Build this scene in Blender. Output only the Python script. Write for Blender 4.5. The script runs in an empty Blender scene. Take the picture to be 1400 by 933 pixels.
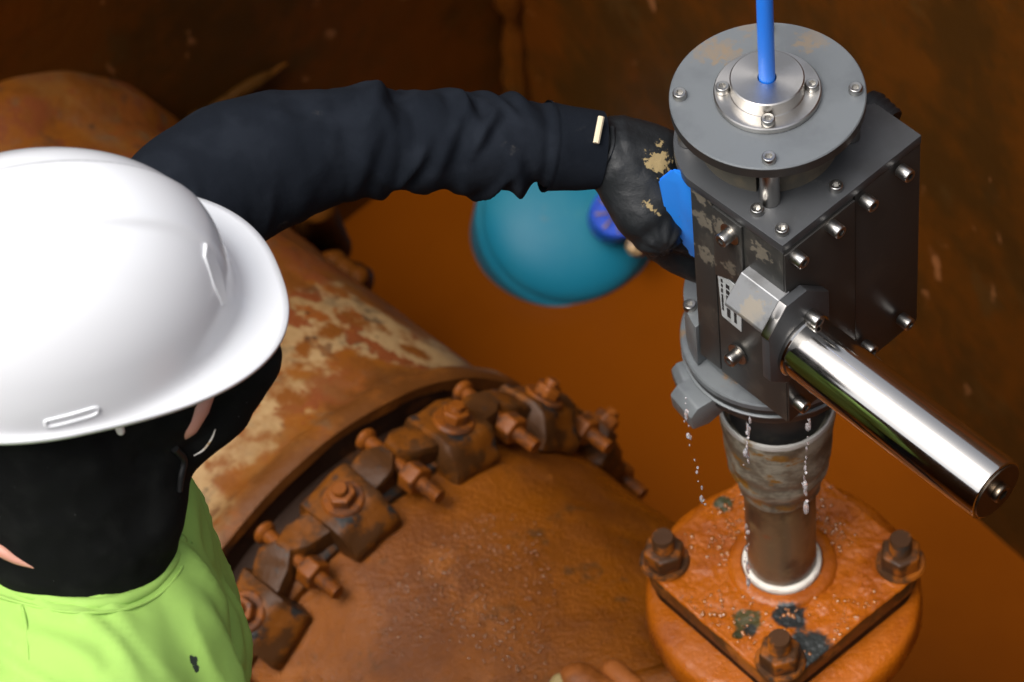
import bpy, bmesh, math, random
from mathutils import Vector, Matrix, noise
from math import sin, cos, pi, radians, sqrt, atan2

random.seed(7)
SC = bpy.context.scene
COL = SC.collection

# ------------------------------------------------------------------ camera
CP = Vector((-0.2311, -1.8613, 2.7579)); PIT = 0.9032; ROL = -0.1283; FPX = 4701.05
cam = bpy.data.cameras.new('camera'); cam_o = bpy.data.objects.new('camera', cam); COL.objects.link(cam_o)
F_ = Vector((0, cos(PIT), -sin(PIT))); r_ = Vector((1, 0, 0)); u_ = r_.cross(F_)
R_ = cos(ROL) * r_ + sin(ROL) * u_; U_ = -sin(ROL) * r_ + cos(ROL) * u_
cam_o.matrix_world = Matrix(((R_.x, U_.x, -F_.x, CP.x), (R_.y, U_.y, -F_.y, CP.y), (R_.z, U_.z, -F_.z, CP.z), (0, 0, 0, 1)))
cam.sensor_width = 36; cam.lens = FPX / 1400 * 36; cam.clip_end = 300; cam.clip_start = 0.05
cam.dof.use_dof = True; cam.dof.focus_distance = 2.80; cam.dof.aperture_fstop = 8.0
SC.camera = cam_o

# ------------------------------------------------------------------ light
SUN_EL, SUN_AZ = radians(64), radians(-128)       # overcast: broad soft sun, from the front left of the picture
wld = bpy.data.worlds.new('World'); SC.world = wld; wld.use_nodes = True
nt = wld.node_tree
sky = nt.nodes.new('ShaderNodeTexSky'); sky.sky_type = 'NISHITA'; sky.sun_disc = False
sky.sun_elevation = SUN_EL; sky.sun_rotation = SUN_AZ; sky.dust_density = 6.0; sky.ozone_density = 1.0; sky.air_density = 1.0
bg = nt.nodes['Background']; bg.inputs['Strength'].default_value = 0.12
hs = nt.nodes.new('ShaderNodeHueSaturation'); hs.inputs['Saturation'].default_value = 0.35   # cloud cover greys the sky
nt.links.new(sky.outputs[0], hs.inputs['Color']); nt.links.new(hs.outputs[0], bg.inputs['Color'])
sun = bpy.data.lights.new('sun', 'SUN'); sun.energy = 1.5; sun.angle = radians(40); sun.color = (1, 0.97, 0.93)
sun_o = bpy.data.objects.new('sun', sun); COL.objects.link(sun_o)
sd = Vector((sin(SUN_AZ) * cos(SUN_EL), cos(SUN_AZ) * cos(SUN_EL), sin(SUN_EL)))
sun_o.rotation_euler = sd.to_track_quat('Z', 'Y').to_euler()
SC.view_settings.view_transform = 'Standard'; SC.view_settings.look = 'None'
SC.view_settings.exposure = 0.74; SC.view_settings.gamma = 1.0
SC.render.engine = 'CYCLES'
SC.cycles.use_denoising = True

# ------------------------------------------------------------------ helpers
def und(px, py, dep):
    d = F_ * FPX + R_ * (px - 700) + U_ * (466.5 - py)
    return CP + d * (dep / FPX)
def unz(px, py, z):
    d = F_ * FPX + R_ * (px - 700) + U_ * (466.5 - py)
    return CP + d * ((z - CP.z) / d.z)
def unplane(px, py, P0, n):
    d = F_ * FPX + R_ * (px - 700) + U_ * (466.5 - py)
    return CP + d * (((P0 - CP).dot(n)) / d.dot(n))
ID = Matrix.Identity(4)
def frame(o, x, z):
    z = Vector(z).normalized(); x = Vector(x); x = (x - z * x.dot(z)).normalized(); y = z.cross(x)
    return Matrix(((x.x, y.x, z.x, o[0]), (x.y, y.y, z.y, o[1]), (x.z, y.z, z.z, o[2]), (0, 0, 0, 1)))
def T(x, y=0, z=0): return Matrix.Translation((x, y, z)) if not isinstance(x, Vector) else Matrix.Translation(x)
WM = {}
def setup(o, parent=None, M=ID):
    COL.objects.link(o)
    if parent is not None:
        o.parent = parent; o.matrix_parent_inverse = WM[parent.name].inverted()
    o.matrix_basis = M; WM[o.name] = M.copy()
    return o
def tag(o, label=None, cat=None, group=None, kind=None):
    if label: o['label'] = label
    if cat: o['category'] = cat
    if group: o['group'] = group
    if kind: o['kind'] = kind
    return o
def thing(name, label, cat, loc, group=None):
    o = bpy.data.objects.new(name, None); o.empty_display_size = .05
    setup(o, None, Matrix.Translation(loc)); return tag(o, label, cat, group)
def to_mesh(name, bm, m, ang=35):
    me = bpy.data.meshes.new(name); bmesh.ops.recalc_face_normals(bm, faces=bm.faces); bm.to_mesh(me); bm.free()
    if m: me.materials.append(m)
    for pl in me.polygons: pl.use_smooth = True
    if ang: me.set_sharp_from_angle(angle=radians(ang))
    return me
def OB(name, bm, m, parent=None, M=ID, ang=35):
    me = bm if isinstance(bm, bpy.types.Mesh) else to_mesh(name, bm, m, ang)
    return setup(bpy.data.objects.new(name, me), parent, M)
def lathe(bm, prof, M=ID, seg=48, close=False, a0=0, a1=2 * pi):
    full = abs(a1 - a0 - 2 * pi) < 1e-6; n = seg if full else seg + 1
    rings = []
    for r, z in prof:
        if r < 1e-7: rings.append([bm.verts.new(M @ Vector((0, 0, z)))])
        else: rings.append([bm.verts.new(M @ Vector((r * cos(a0 + (a1 - a0) * i / seg), r * sin(a0 + (a1 - a0) * i / seg), z))) for i in range(n)])
    pairs = list(zip(rings, rings[1:])) + ([(rings[-1], rings[0])] if close else [])
    for A, B in pairs:
        for i in range(seg):
            j = (i + 1) % n
            if len(A) == 1 and len(B) == 1: continue
            if len(A) == 1: bm.faces.new((A[0], B[j], B[i]))
            elif len(B) == 1: bm.faces.new((A[i], A[j], B[0]))
            else: bm.faces.new((A[i], A[j], B[j], B[i]))
    return bm
def bev_cyl(r, z0, z1, b=.001): return [(0, z0), (r - b, z0), (r, z0 + b), (r, z1 - b), (r - b, z1), (0, z1)]
def prism(bm, pts, z0, z1, M=ID, bev=0, bseg=2):
    a = [bm.verts.new(M @ Vector((x, y, z0))) for x, y in pts]; b = [bm.verts.new(M @ Vector((x, y, z1))) for x, y in pts]
    fs = [bm.faces.new(a[::-1]), bm.faces.new(b)]
    n = len(pts)
    for i in range(n): fs.append(bm.faces.new((a[i], a[(i + 1) % n], b[(i + 1) % n], b[i])))
    if bev:
        bmesh.ops.recalc_face_normals(bm, faces=fs)
        es = {e for f in fs for e in f.edges if len(e.link_faces) == 2 and e.link_faces[0].normal.angle(e.link_faces[1].normal) > radians(25)}
        bmesh.ops.bevel(bm, geom=list(es), offset=bev, segments=bseg, affect='EDGES', profile=.6)
    return bm
def box(bm, x0, x1, y0, y1, z0, z1, M=ID, bev=.001):
    return prism(bm, [(x0, y0), (x1, y0), (x1, y1), (x0, y1)], z0, z1, M, bev)
def ngon(n, r, a0=0): return [(r * cos(a0 + 2 * pi * i / n), r * sin(a0 + 2 * pi * i / n)) for i in range(n)]
def spline(pts, n):
    P = [Vector(p) for p in pts]; P = [2 * P[0] - P[1]] + P + [2 * P[-1] - P[-2]]; out = []
    m = len(P) - 3
    for k in range(n + 1):
        t = k / n * m; i = min(int(t), m - 1); t -= i
        a, b, c, d = P[i:i + 4]
        out.append(.5 * (2 * b + (c - a) * t + (2 * a - 5 * b + 4 * c - d) * t * t + (3 * b - a - 3 * c + d) * t ** 3))
    return out
def sweep(bm, path, rad, seg=16, caps=True, up=Vector((0, 0, 1)), disp=None):
    n = len(path); rings = []
    for k, p in enumerate(path):
        t = (path[min(k + 1, n - 1)] - path[max(k - 1, 0)]).normalized()
        x = (up - t * up.dot(t)).normalized(); y = t.cross(x)
        rr = rad(k / (n - 1)) if callable(rad) else rad
        ring = []
        for i in range(seg):
            a = 2 * pi * i / seg; r = rr
            if disp: r += disp(k / (n - 1), a, p)
            ring.append(bm.verts.new(p + (x * cos(a) + y * sin(a)) * r))
        rings.append(ring)
    for A, B in zip(rings, rings[1:]):
        for i in range(seg): bm.faces.new((A[i], A[(i + 1) % seg], B[(i + 1) % seg], B[i]))
    if caps:
        bm.faces.new(rings[0][::-1]); bm.faces.new(rings[-1])
    return bm
def jitter(bm, amp, sc, seed=0.0, normal=True):
    bm.normal_update()
    off = Vector((seed * 3.1, seed * 7.7, seed))
    for v in bm.verts:
        d = noise.noise(v.co * sc + off) + .5 * noise.noise(v.co * sc * 2.3 + off)
        v.co += v.normal * (amp * d)
def capsule(bm, a, b, ra, rb, seg=20):
    a, b = Vector(a), Vector(b); ax = (b - a); L = ax.length
    M = frame(a, (1, .3, .2) if abs(ax.normalized().x) < .9 else (0, 1, 0), ax if L > 1e-6 else (0, 0, 1))
    prof = [(ra * sin(t), -ra * cos(t)) for t in [k / 6 * pi / 2 for k in range(7)]]
    prof += [(rb * cos(t), L + rb * sin(t)) for t in [k / 6 * pi / 2 for k in range(7)]]
    prof[0] = (0, prof[0][1]); prof[-1] = (0, prof[-1][1])
    lathe(bm, prof, M, seg)
def blob(caps, voxel, smooth=6, fn=None):
    """one continuous surface grown round a set of tapered capsules (a, b, ra, rb)"""
    bm = bmesh.new()
    for c in caps: capsule(bm, *c)
    me = bpy.data.meshes.new('blob'); bmesh.ops.recalc_face_normals(bm, faces=bm.faces); bm.to_mesh(me); bm.free()
    o = bpy.data.objects.new('blob', me); COL.objects.link(o)
    md = o.modifiers.new('r', 'REMESH'); md.mode = 'VOXEL'; md.voxel_size = voxel
    dg = bpy.context.evaluated_depsgraph_get()
    m2 = bpy.data.meshes.new_from_object(o.evaluated_get(dg))
    bpy.data.objects.remove(o); bpy.data.meshes.remove(me)
    bm = bmesh.new(); bm.from_mesh(m2); bpy.data.meshes.remove(m2)
    for _ in range(smooth): bmesh.ops.smooth_vert(bm, verts=bm.verts, factor=.5, use_axis_x=True, use_axis_y=True, use_axis_z=True)
    if fn:
        bm.normal_update()
        mv = [(v, fn(v.co, v.normal)) for v in bm.verts]
        for v, d in mv: v.co += v.normal * d
    return bm

# ------------------------------------------------------------------ materials
def lin(r, g, b):
    f = lambda c: ((c / 255 + .055) / 1.055) ** 2.4 if c > 10 else c / 255 / 12.92
    return (f(r), f(g), f(b))
class Mat:
    def __init__(s, name, base, rough=.5, metal=0, spec=.5, coat=0):
        s.m = bpy.data.materials.new(name); s.m.use_nodes = True; s.nt = s.m.node_tree; s.N = s.nt.nodes; s.L = s.nt.links
        s.b = s.N['Principled BSDF']; s.b.inputs['Roughness'].default_value = rough; s.b.inputs['Metallic'].default_value = metal
        s.b.inputs['Specular IOR Level'].default_value = spec; s.b.inputs['Coat Weight'].default_value = coat
        s.tc = s.N.new('ShaderNodeTexCoord').outputs['Object']
        rgb = s.N.new('ShaderNodeRGB'); rgb.outputs[0].default_value = (*base, 1); s.c = rgb.outputs[0]; s.rough = rough; s.r = None; s.h = None
    def noise(s, sc, det=4, rough=.55, dist=0, stretch=None, off=0):
        v = s.tc
        if stretch or off:
            mp = s.N.new('ShaderNodeMapping'); s.L.new(v, mp.inputs[0]); v = mp.outputs[0]
            if stretch: mp.inputs['Scale'].default_value = stretch
            mp.inputs['Location'].default_value = (off, off * 1.7, off * .6)
        n = s.N.new('ShaderNodeTexNoise'); s.L.new(v, n.inputs['Vector'])
        n.inputs['Scale'].default_value = sc; n.inputs['Detail'].default_value = det; n.inputs['Roughness'].default_value = rough; n.inputs['Distortion'].default_value = dist
        return n.outputs['Fac']
    def ramp(s, v, lo, hi):
        r = s.N.new('ShaderNodeMapRange'); r.interpolation_type = 'SMOOTHSTEP'
        s.L.new(v, r.inputs['Value']); r.inputs['From Min'].default_value = lo; r.inputs['From Max'].default_value = hi; return r.outputs[0]
    def math(s, op, a, b=None):
        n = s.N.new('ShaderNodeMath'); n.operation = op
        for i, x in enumerate((a, b)):
            if x is None: continue
            if isinstance(x, (int, float)): n.inputs[i].default_value = x
            else: s.L.new(x, n.inputs[i])
        return n.outputs[0]
    def mixc(s, fac, col, rough=None):
        n = s.N.new('ShaderNodeMix'); n.data_type = 'RGBA'
        s.L.new(fac, n.inputs[0]); s.L.new(s.c, n.inputs[6])
        if isinstance(col, tuple): n.inputs[7].default_value = (*col, 1)
        else: s.L.new(col, n.inputs[7])
        s.c = n.outputs[2]
        if rough is not None:
            q = s.N.new('ShaderNodeMix'); q.data_type = 'FLOAT'; s.L.new(fac, q.inputs[0])
            if s.r is None: q.inputs[2].default_value = s.rough
            else: s.L.new(s.r, q.inputs[2])
            q.inputs[3].default_value = rough; s.r = q.outputs[0]
        return s
    def layer(s, col, sc, lo, hi, det=5, rough=None, nr=.6, stretch=None, off=0, amt=1, dist=0):
        f = s.ramp(s.noise(sc, det, nr, dist, stretch, off), lo, hi)
        if amt != 1: f = s.math('MULTIPLY', f, amt)
        return s.mixc(f, col, rough)
    def patch(s, ctr, rad, col, rough=None, sc=60, ragged=.9, amt=1, squash=None):
        """a stain of its own shape round a point of the surface"""
        sb = s.N.new('ShaderNodeVectorMath'); sb.operation = 'SUBTRACT'; s.L.new(s.tc, sb.inputs[0]); sb.inputs[1].default_value = ctr
        v = sb.outputs[0]
        if squash:
            mu = s.N.new('ShaderNodeVectorMath'); mu.operation = 'MULTIPLY'; s.L.new(v, mu.inputs[0]); mu.inputs[1].default_value = squash; v = mu.outputs[0]
        ln = s.N.new('ShaderNodeVectorMath'); ln.operation = 'LENGTH'; s.L.new(v, ln.inputs[0])
        d = s.math('DIVIDE', ln.outputs['Value'], rad)
        nz = s.math('MULTIPLY', s.math('SUBTRACT', s.noise(sc, 6, .65), .5), ragged * 2)
        f = s.ramp(s.math('ADD', d, nz), 1.05, .8)
        if amt != 1: f = s.math('MULTIPLY', f, amt)
        return s.mixc(f, col, rough)
    def upmask(s, lo=.2, hi=.7):
        g = s.N.new('ShaderNodeNewGeometry'); x = s.N.new('ShaderNodeSeparateXYZ'); s.L.new(g.outputs['Normal'], x.inputs[0])
        return s.ramp(x.outputs['Z'], lo, hi)
    def bump(s, sc, st, dist=.002, det=5, nr=.6, stretch=None):
        b = s.N.new('ShaderNodeBump'); b.inputs['Strength'].default_value = st; b.inputs['Distance'].default_value = dist
        s.L.new(s.noise(sc, det, nr, 0, stretch), b.inputs['Height'])
        if s.h is not None: s.L.new(s.h, b.inputs['Normal'])
        s.h = b.outputs[0]; return s
    def rvar(s, sc, lo, hi, det=4):
        q = s.N.new('ShaderNodeMapRange'); s.L.new(s.noise(sc, det), q.inputs['Value']); q.inputs['From Min'].default_value = .3; q.inputs['From Max'].default_value = .7
        q.inputs['To Min'].default_value = lo; q.inputs['To Max'].default_value = hi; s.r = q.outputs[0]; return s
    def done(s):
        s.L.new(s.c, s.b.inputs['Base Color'])
        if s.r is not None: s.L.new(s.r, s.b.inputs['Roughness'])
        if s.h is not None: s.L.new(s.h, s.b.inputs['Normal'])
        return s.m
MUD = (.36, .115, .016); MUDD = (.20, .058, .008); RUST = (.17, .045, .012); TAN = (.325, .205, .092)
# device axes, needed by stains
PHI = radians(36.986); C0 = Vector((-.0060, -.1150, 0)); KS, KZ = .9881, .0328
DR = Vector((cos(PHI), sin(PHI), 0)); DL = Vector((-sin(PHI), cos(PHI), 0))
ZT, ZB, ZD = .5943, .354, .6748
def bx(u, w, z): return C0 + (DR * u + DL * w) * KS + Vector((0, 0, z * KS + KZ))
# pipe axes
TH = radians(51); PD = Vector((cos(TH), -sin(TH), 0)); PE = Vector((sin(TH), cos(TH), 0)); PC = Vector((-.1605, -.0630, -.433)); PK = 1.04
def pp(s, a, r): a = radians(a); s, r = s * PK, r * PK; return PC + PD * s + PE * (r * cos(a)) + Vector((0, 0, r * sin(a)))

m_wall = Mat('rusty_wall', (.090, .0265, .0020), .6, spec=.08).layer((.050, .019, .0025), 4, .42, .60, nr=.7).layer((.118, .028, .0011), 3.2, .5, .68, off=3, amt=.8, nr=.65).layer((.066, .030, .0065), 7, .56, .68, off=6, amt=.7, nr=.7).layer((.36, .14, .05), 24, .66, .73, nr=.5, stretch=(1, 1, .7), off=8, amt=.55).layer((.04, .022, .006), 14, .6, .75, amt=.5).bump(30, .35, .004).bump(160, .15, .002).done()
m_weld = Mat('muddy_weld', (.24, .085, .012), .55).layer((.12, .038, .005), 14, .45, .65).bump(60, .5, .004).done()
m_water = Mat('muddy_water', (.150, .0355, .0010), .3, spec=.10).layer((.125, .029, .0008), 2.0, .4, .65).layer((.10, .03, .005), 40, .70, .76, amt=.5).bump(9, .10, .01, 2).done()
m_soil = Mat('soil', (.16, .07, .03), .9).layer((.10, .05, .025), 2, .4, .6).bump(20, .5, .02).done()
mp = Mat('painted_pipe', (.20, .062, .006), .55, spec=.2)
mp.layer(RUST, 14, .45, .6, nr=.65)
for s_, a_, r_2, sq in ((-.62, 74, .12, None), (-.56, 52, .075, None), (-.50, 40, .06, None), (-.58, 100, .10, None), (-.52, 120, .08, None), (-.47, 33, .045, None)):
    mp.patch(pp(s_, a_, .29), r_2, TAN, .55, sc=13, ragged=1.15)
mp.layer((.17, .080, .022), 6, .44, .62, off=21, amt=.55, nr=.7).layer((.11, .075, .04), 24, .54, .68, off=5, amt=.7)
mp.layer(RUST, 11, .56, .60, nr=.7, off=2).layer((.20, .058, .010), 9, .56, .61, off=9, nr=.7).layer((.10, .04, .015), 16, .60, .66, off=12, nr=.7, amt=.8)
mp.layer((.05, .028, .012), 30, .66, .74, off=4)
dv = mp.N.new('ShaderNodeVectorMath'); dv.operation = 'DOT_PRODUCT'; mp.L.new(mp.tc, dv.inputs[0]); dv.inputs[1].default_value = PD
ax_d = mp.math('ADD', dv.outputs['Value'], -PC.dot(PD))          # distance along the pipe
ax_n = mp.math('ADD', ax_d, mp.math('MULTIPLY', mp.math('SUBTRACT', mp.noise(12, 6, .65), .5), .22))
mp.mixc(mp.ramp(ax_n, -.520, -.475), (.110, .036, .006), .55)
mp.layer((.16, .050, .007), 18, .52, .64, off=15).layer((.045, .028, .018), 17, .60, .68, off=11, nr=.7, amt=.8)
m_pipe = mp.bump(28, .5, .006).bump(140, .35, .002).done()
m_dome = Mat('wet_mud', (.215, .060, .0018), .5, spec=.3).layer((.145, .040, .003), 7, .42, .62, nr=.68).layer((.085, .034, .008), 15, .58, .70, nr=.7, off=5).layer((.03, .020, .008), 19, .66, .74, off=2, amt=.85, nr=.7).layer((.27, .085, .012), 11, .60, .72, off=7).rvar(16, .16, .6).bump(14, .35, .007).bump(70, .6, .003).bump(210, .8, .0016).bump(420, .6, .0009).done()
m_clamp = Mat('muddy_iron', (.155, .046, .003), .5, spec=.25).layer((.060, .022, .005), 20, .42, .56, nr=.72).layer((.022, .020, .018), 18, .56, .62, off=4, rough=.35, nr=.7).layer((.30, .20, .08), 26, .68, .72, off=7).bump(60, .5, .003).bump(260, .4, .001).done()
m_dark = Mat('dark_iron', (.022, .010, .005), .7, spec=.15).layer((.06, .022, .006), 26, .52, .68).bump(50, .5, .003).done()
m_bolt = Mat('rusty_bolt', (.20, .056, .006), .42, spec=.25).layer((.09, .032, .012), 60, .48, .62).bump(160, .4, .0012).done()
fl = Mat('flange_mud', (.385, .095, .0035), .32, spec=.4).layer((.285, .064, .003), 16, .45, .65)
for px, py, rr, c_ in ((1080, 842, .017, (.02, .022, .022)), (1100, 895, .030, (.03, .034, .033)), (1022, 850, .015, (.06, .05, .015)), (1025, 862, .008, (.02, .02, .015)), (990, 690, .010, (.05, .05, .02)), (1010, 868, .006, (.03, .03, .01))):
    fl.patch(unz(px, py, 0), rr, c_, .3, sc=70, ragged=.7)
m_flange = fl.rvar(28, .10, .5).bump(34, .4, .005).bump(110, .5, .0025).bump(300, .5, .0012).done()
m_fedge = Mat('flange_edge_dark', (.13, .042, .008), .45).layer((.05, .028, .010), 40, .45, .6).layer(MUD, 22, .50, .62).bump(90, .5, .002).done()
m_fbolt = Mat('dark_wet_bolt', (.060, .025, .009), .42, spec=.3).layer((.28, .078, .006), 30, .46, .58).layer((.03, .025, .02), 60, .58, .7, off=3).bump(180, .4, .0012).done()
m_rim = Mat('worn_rim', (.50, .49, .46), .4).layer((.25, .16, .07), 40, .55, .68).done()
m_nipple = Mat('brown_pipe', (.13, .080, .040), .32, spec=.6).layer((.045, .025, .014), 25, .45, .62, stretch=(1, 1, .7)).layer((.17, .115, .055), 40, .58, .72, off=2).layer(RUST, 30, .62, .72, off=6).bump(120, .25, .001).done()
m_coup = Mat('grey_coupling', (.30, .285, .225), .42, spec=.4).layer((.13, .115, .085), 16, .44, .60, nr=.75, stretch=(1, 1, 1.6)).layer((.25, .12, .018), 20, .52, .60, stretch=(1, 1, 2.2), nr=.7).layer((.075, .060, .042), 26, .5, .7, off=4).bump(140, .2, .001).done()
m_neck = Mat('muddy_neck', (.085, .076, .058), .6).layer((.13, .105, .07), 30, .5, .65).layer((.035, .033, .03), 40, .55, .7, off=3).bump(120, .3, .001).done()
m_white = Mat('white_gasket', (.78, .74, .66), .45).layer((.55, .35, .15), 60, .6, .7).done()
m_grey = Mat('grey_flange', (.15, .163, .170), .42, metal=.2, spec=.5).layer((.12, .13, .14), 30, .45, .68).layer((.25, .14, .05), 26, .64, .72, amt=.7).bump(200, .1, .0006).done()
ds = Mat('grey_disc', (.138, .150, .158), .42, metal=.2, spec=.5).layer((.115, .125, .133), 18, .45, .65)
for px, py, rr in ((968, 72, .013), (985, 68, .014), (1000, 78, .010), (1112, 52, .013), (1105, 62, .008), (1022, 38, .008)):
    ds.patch(unz(px, py, ZD), rr, (.215, .15, .085), .6, sc=170, ragged=2.3, amt=.38)
m_disc = ds.bump(600, .06, .0004).done()
m_black = Mat('black_rubber', (.022, .022, .022), .45).layer((.05, .045, .035), 60, .55, .7).bump(200, .2, .0006).done()
m_knob = Mat('black_knob', (.008, .008, .009), .5, spec=.3).done()
m_top = Mat('top_plate_steel', (.062, .065, .069), .40, metal=.35, spec=.5).layer((.11, .11, .105), 45, .58, .75, nr=.75).layer((.045, .046, .048), 18, .45, .7).bump(500, .08, .0004).done()
bd = Mat('dark_body_steel', (.036, .036, .034), .40, metal=.25, spec=.5).layer((.06, .057, .05), 30, .5, .7).layer((.17, .15, .115), 55, .60, .74, nr=.8, stretch=(1, 1, .45), off=3, amt=.6, dist=.6).layer((.20, .19, .17), 150, .68, .76, nr=.7, stretch=(1, 1, .3), off=9, amt=.6)
for px, py, rr in ((990, 312, .012), (960, 300, .010), (966, 350, .010), (1002, 365, .008), (1040, 345, .010), (958, 270, .008)):
    bd.patch(unplane(px, py, bx(0, 0, 0), DR), rr, (.25, .215, .16), .7, sc=170, ragged=2.4, amt=.5)
m_body = bd.layer((.14, .135, .125), 26, .60, .70, nr=.8, stretch=(1.6, 1.6, .35), off=17, amt=.45, dist=1.2).bump(300, .08, .0005).bump(60, .05, .001).done()
m_body2 = Mat('black_body_steel', (.034, .032, .030), .36, metal=.3, spec=.5).layer((.085, .078, .066), 48, .63, .74, nr=.8, stretch=(1.5, 1.5, .5), off=6, amt=.5).layer((.045, .040, .034), 24, .5, .7).bump(300, .08, .0005).done()
hx = Mat('lit_block_steel', (.34, .345, .35), .38, metal=.75)  # paler than the body: sky shine on the slope put into the colour
hx.patch(unplane(1030, 425, bx(-.02, 0, .52), (DR * -1 + Vector((0, 0, 1))).normalized()), .013, (.36, .28, .17), .6, sc=110, ragged=1.9, amt=.5)
m_block = hx.layer((.25, .25, .25), 40, .5, .7).bump(300, .08, .0004).done()
m_steel = Mat('screw_steel', (.43, .42, .40), .30, metal=1).layer((.40, .37, .33), 150, .5, .7).done()
m_hub = Mat('turned_steel', (.52, .50, .475), .30, metal=1).layer((.44, .42, .39), 30, .45, .65).done()
# fine turned grain: rings round the hub
def turned(m, ctr):
    nt_ = m.node_tree; N, L = nt_.nodes, nt_.links
    b = N['Principled BSDF']; b.inputs['Anisotropic'].default_value = .75
    tg = N.new('ShaderNodeTangent'); tg.direction_type = 'RADIAL'; tg.axis = 'Z'; L.new(tg.outputs[0], b.inputs['Tangent'])
turned(m_hub, None)
m_chrome = Mat('polished_chrome', (.60, .575, .54), .10, metal=1).rvar(40, .08, .15).bump(14, .02, .002).done()
m_chend = Mat('chrome_end', (.20, .16, .12), .30, metal=1).done()
m_cable = Mat('blue_cable', (.018, .19, .78), .35).layer((.10, .20, .40), 60, .62, .74, stretch=(1, 1, .15), amt=.6).done()
m_blue = Mat('blue_plastic', (.025, .25, .86), .36, coat=.2)
for px, py, rr in ((932, 285, .009), (935, 292, .006), (915, 320, .009), (928, 252, .006)):
    m_blue.patch(und(px, py, 2.83 + (py - 250) * .00075 + .02), rr, (.22, .19, .15), .7, sc=170, ragged=2.0, amt=.7)
m_blue = m_blue.done()
m_teal = Mat('teal_plastic', (.006, .150, .235), .5, spec=.25).layer((.02, .17, .24), 5, .45, .7).layer((.17, .17, .12), 14, .66, .72, off=3, amt=.6).layer((.03, .19, .24), 40, .66, .74, amt=.5).bump(40, .05, .002).done()
m_hubblue = Mat('blue_hub', (.01, .06, .45), .4).layer((.16, .12, .06), 60, .6, .7).done()
m_brass = Mat('muddy_brass', (.22, .14, .06), .4, metal=.5).layer((.08, .05, .03), 90, .5, .62).done()
m_hat = Mat('white_hat_plastic', (.745, .755, .775), .22, spec=.5, coat=.15).layer((.80, .80, .80), 45, .64, .74, amt=.5, nr=.7).layer((.62, .60, .56), 90, .735, .765, nr=.6, stretch=(1, 1, .4), amt=.5).bump(18, .012, .002, 2).done()
m_bal = Mat('black_knit', (.0042, .0046, .0044), .95, spec=.12).layer((.0075, .008, .0075), 30, .45, .65).layer((.28, .28, .27), 330, .735, .755, amt=.55).bump(700, .4, .0008).done()
m_skin = Mat('skin', (.52, .25, .18), .5).bump(200, .1, .0005).done()
m_skin_nt = m_skin.node_tree.nodes['Principled BSDF']; m_skin_nt.inputs['Subsurface Weight'].default_value = .1; m_skin_nt.inputs['Subsurface Scale'].default_value = .01
ms_ = Mat('lime_cotton', (.32, .53, .115), .85, spec=.12).layer((.295, .49, .11), 14, .42, .62).layer((.36, .57, .15), 30, .6, .75, amt=.6).bump(900, .25, .0005).bump(16, .12, .006, 3); m_shirt = ms_.m
m_sleeve = Mat('navy_cotton', (.0060, .0080, .0122), .92, spec=.12).layer((.0098, .0124, .0178), 20, .45, .65).layer((.06, .055, .05), 36, .68, .78, off=4, amt=.55).layer((.2, .2, .2), 260, .77, .79, amt=.4).bump(45, .35, .0035, 3).bump(800, .35, .0007).done()
gl = Mat('black_leather', (.0085, .0100, .0115), .50, spec=.35).layer((.017, .0185, .0205), 28, .5, .7)
for px, py, rr in ((900, 222, .012), (893, 228, .008), (902, 192, .007), (882, 278, .006), (889, 284, .004), (897, 290, .004), (920, 342, .003), (880, 262, .003)):
    gl.patch(und(px, py, 2.865), rr * .85, (.29, .215, .10), .85, sc=190, ragged=1.9, amt=.88)
m_glove = gl.layer((.10, .09, .06), 60, .70, .76, amt=.6).bump(60, .45, .003, 4).bump(300, .2, .0006).done()
m_label = Mat('label_white', (.42, .44, .44), .5).layer((.3, .31, .3), 90, .5, .7).done()
m_ink = Mat('ink', (.02, .02, .02), .6).done()
m_tab = Mat('tan_tab', (.62, .52, .36), .7).bump(300, .2, .0005).done()
m_trouser = Mat('dark_trousers', (.02, .025, .035), .9).layer((.10, .05, .02), 8, .5, .65).bump(60, .3, .003).done()
m_drop = Mat('water', (.93, .93, .96), .03, spec=.8); m_drop.b.inputs['Transmission Weight'].default_value = .80; m_drop.b.inputs['IOR'].default_value = 1.33; m_drop = m_drop.done()

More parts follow.
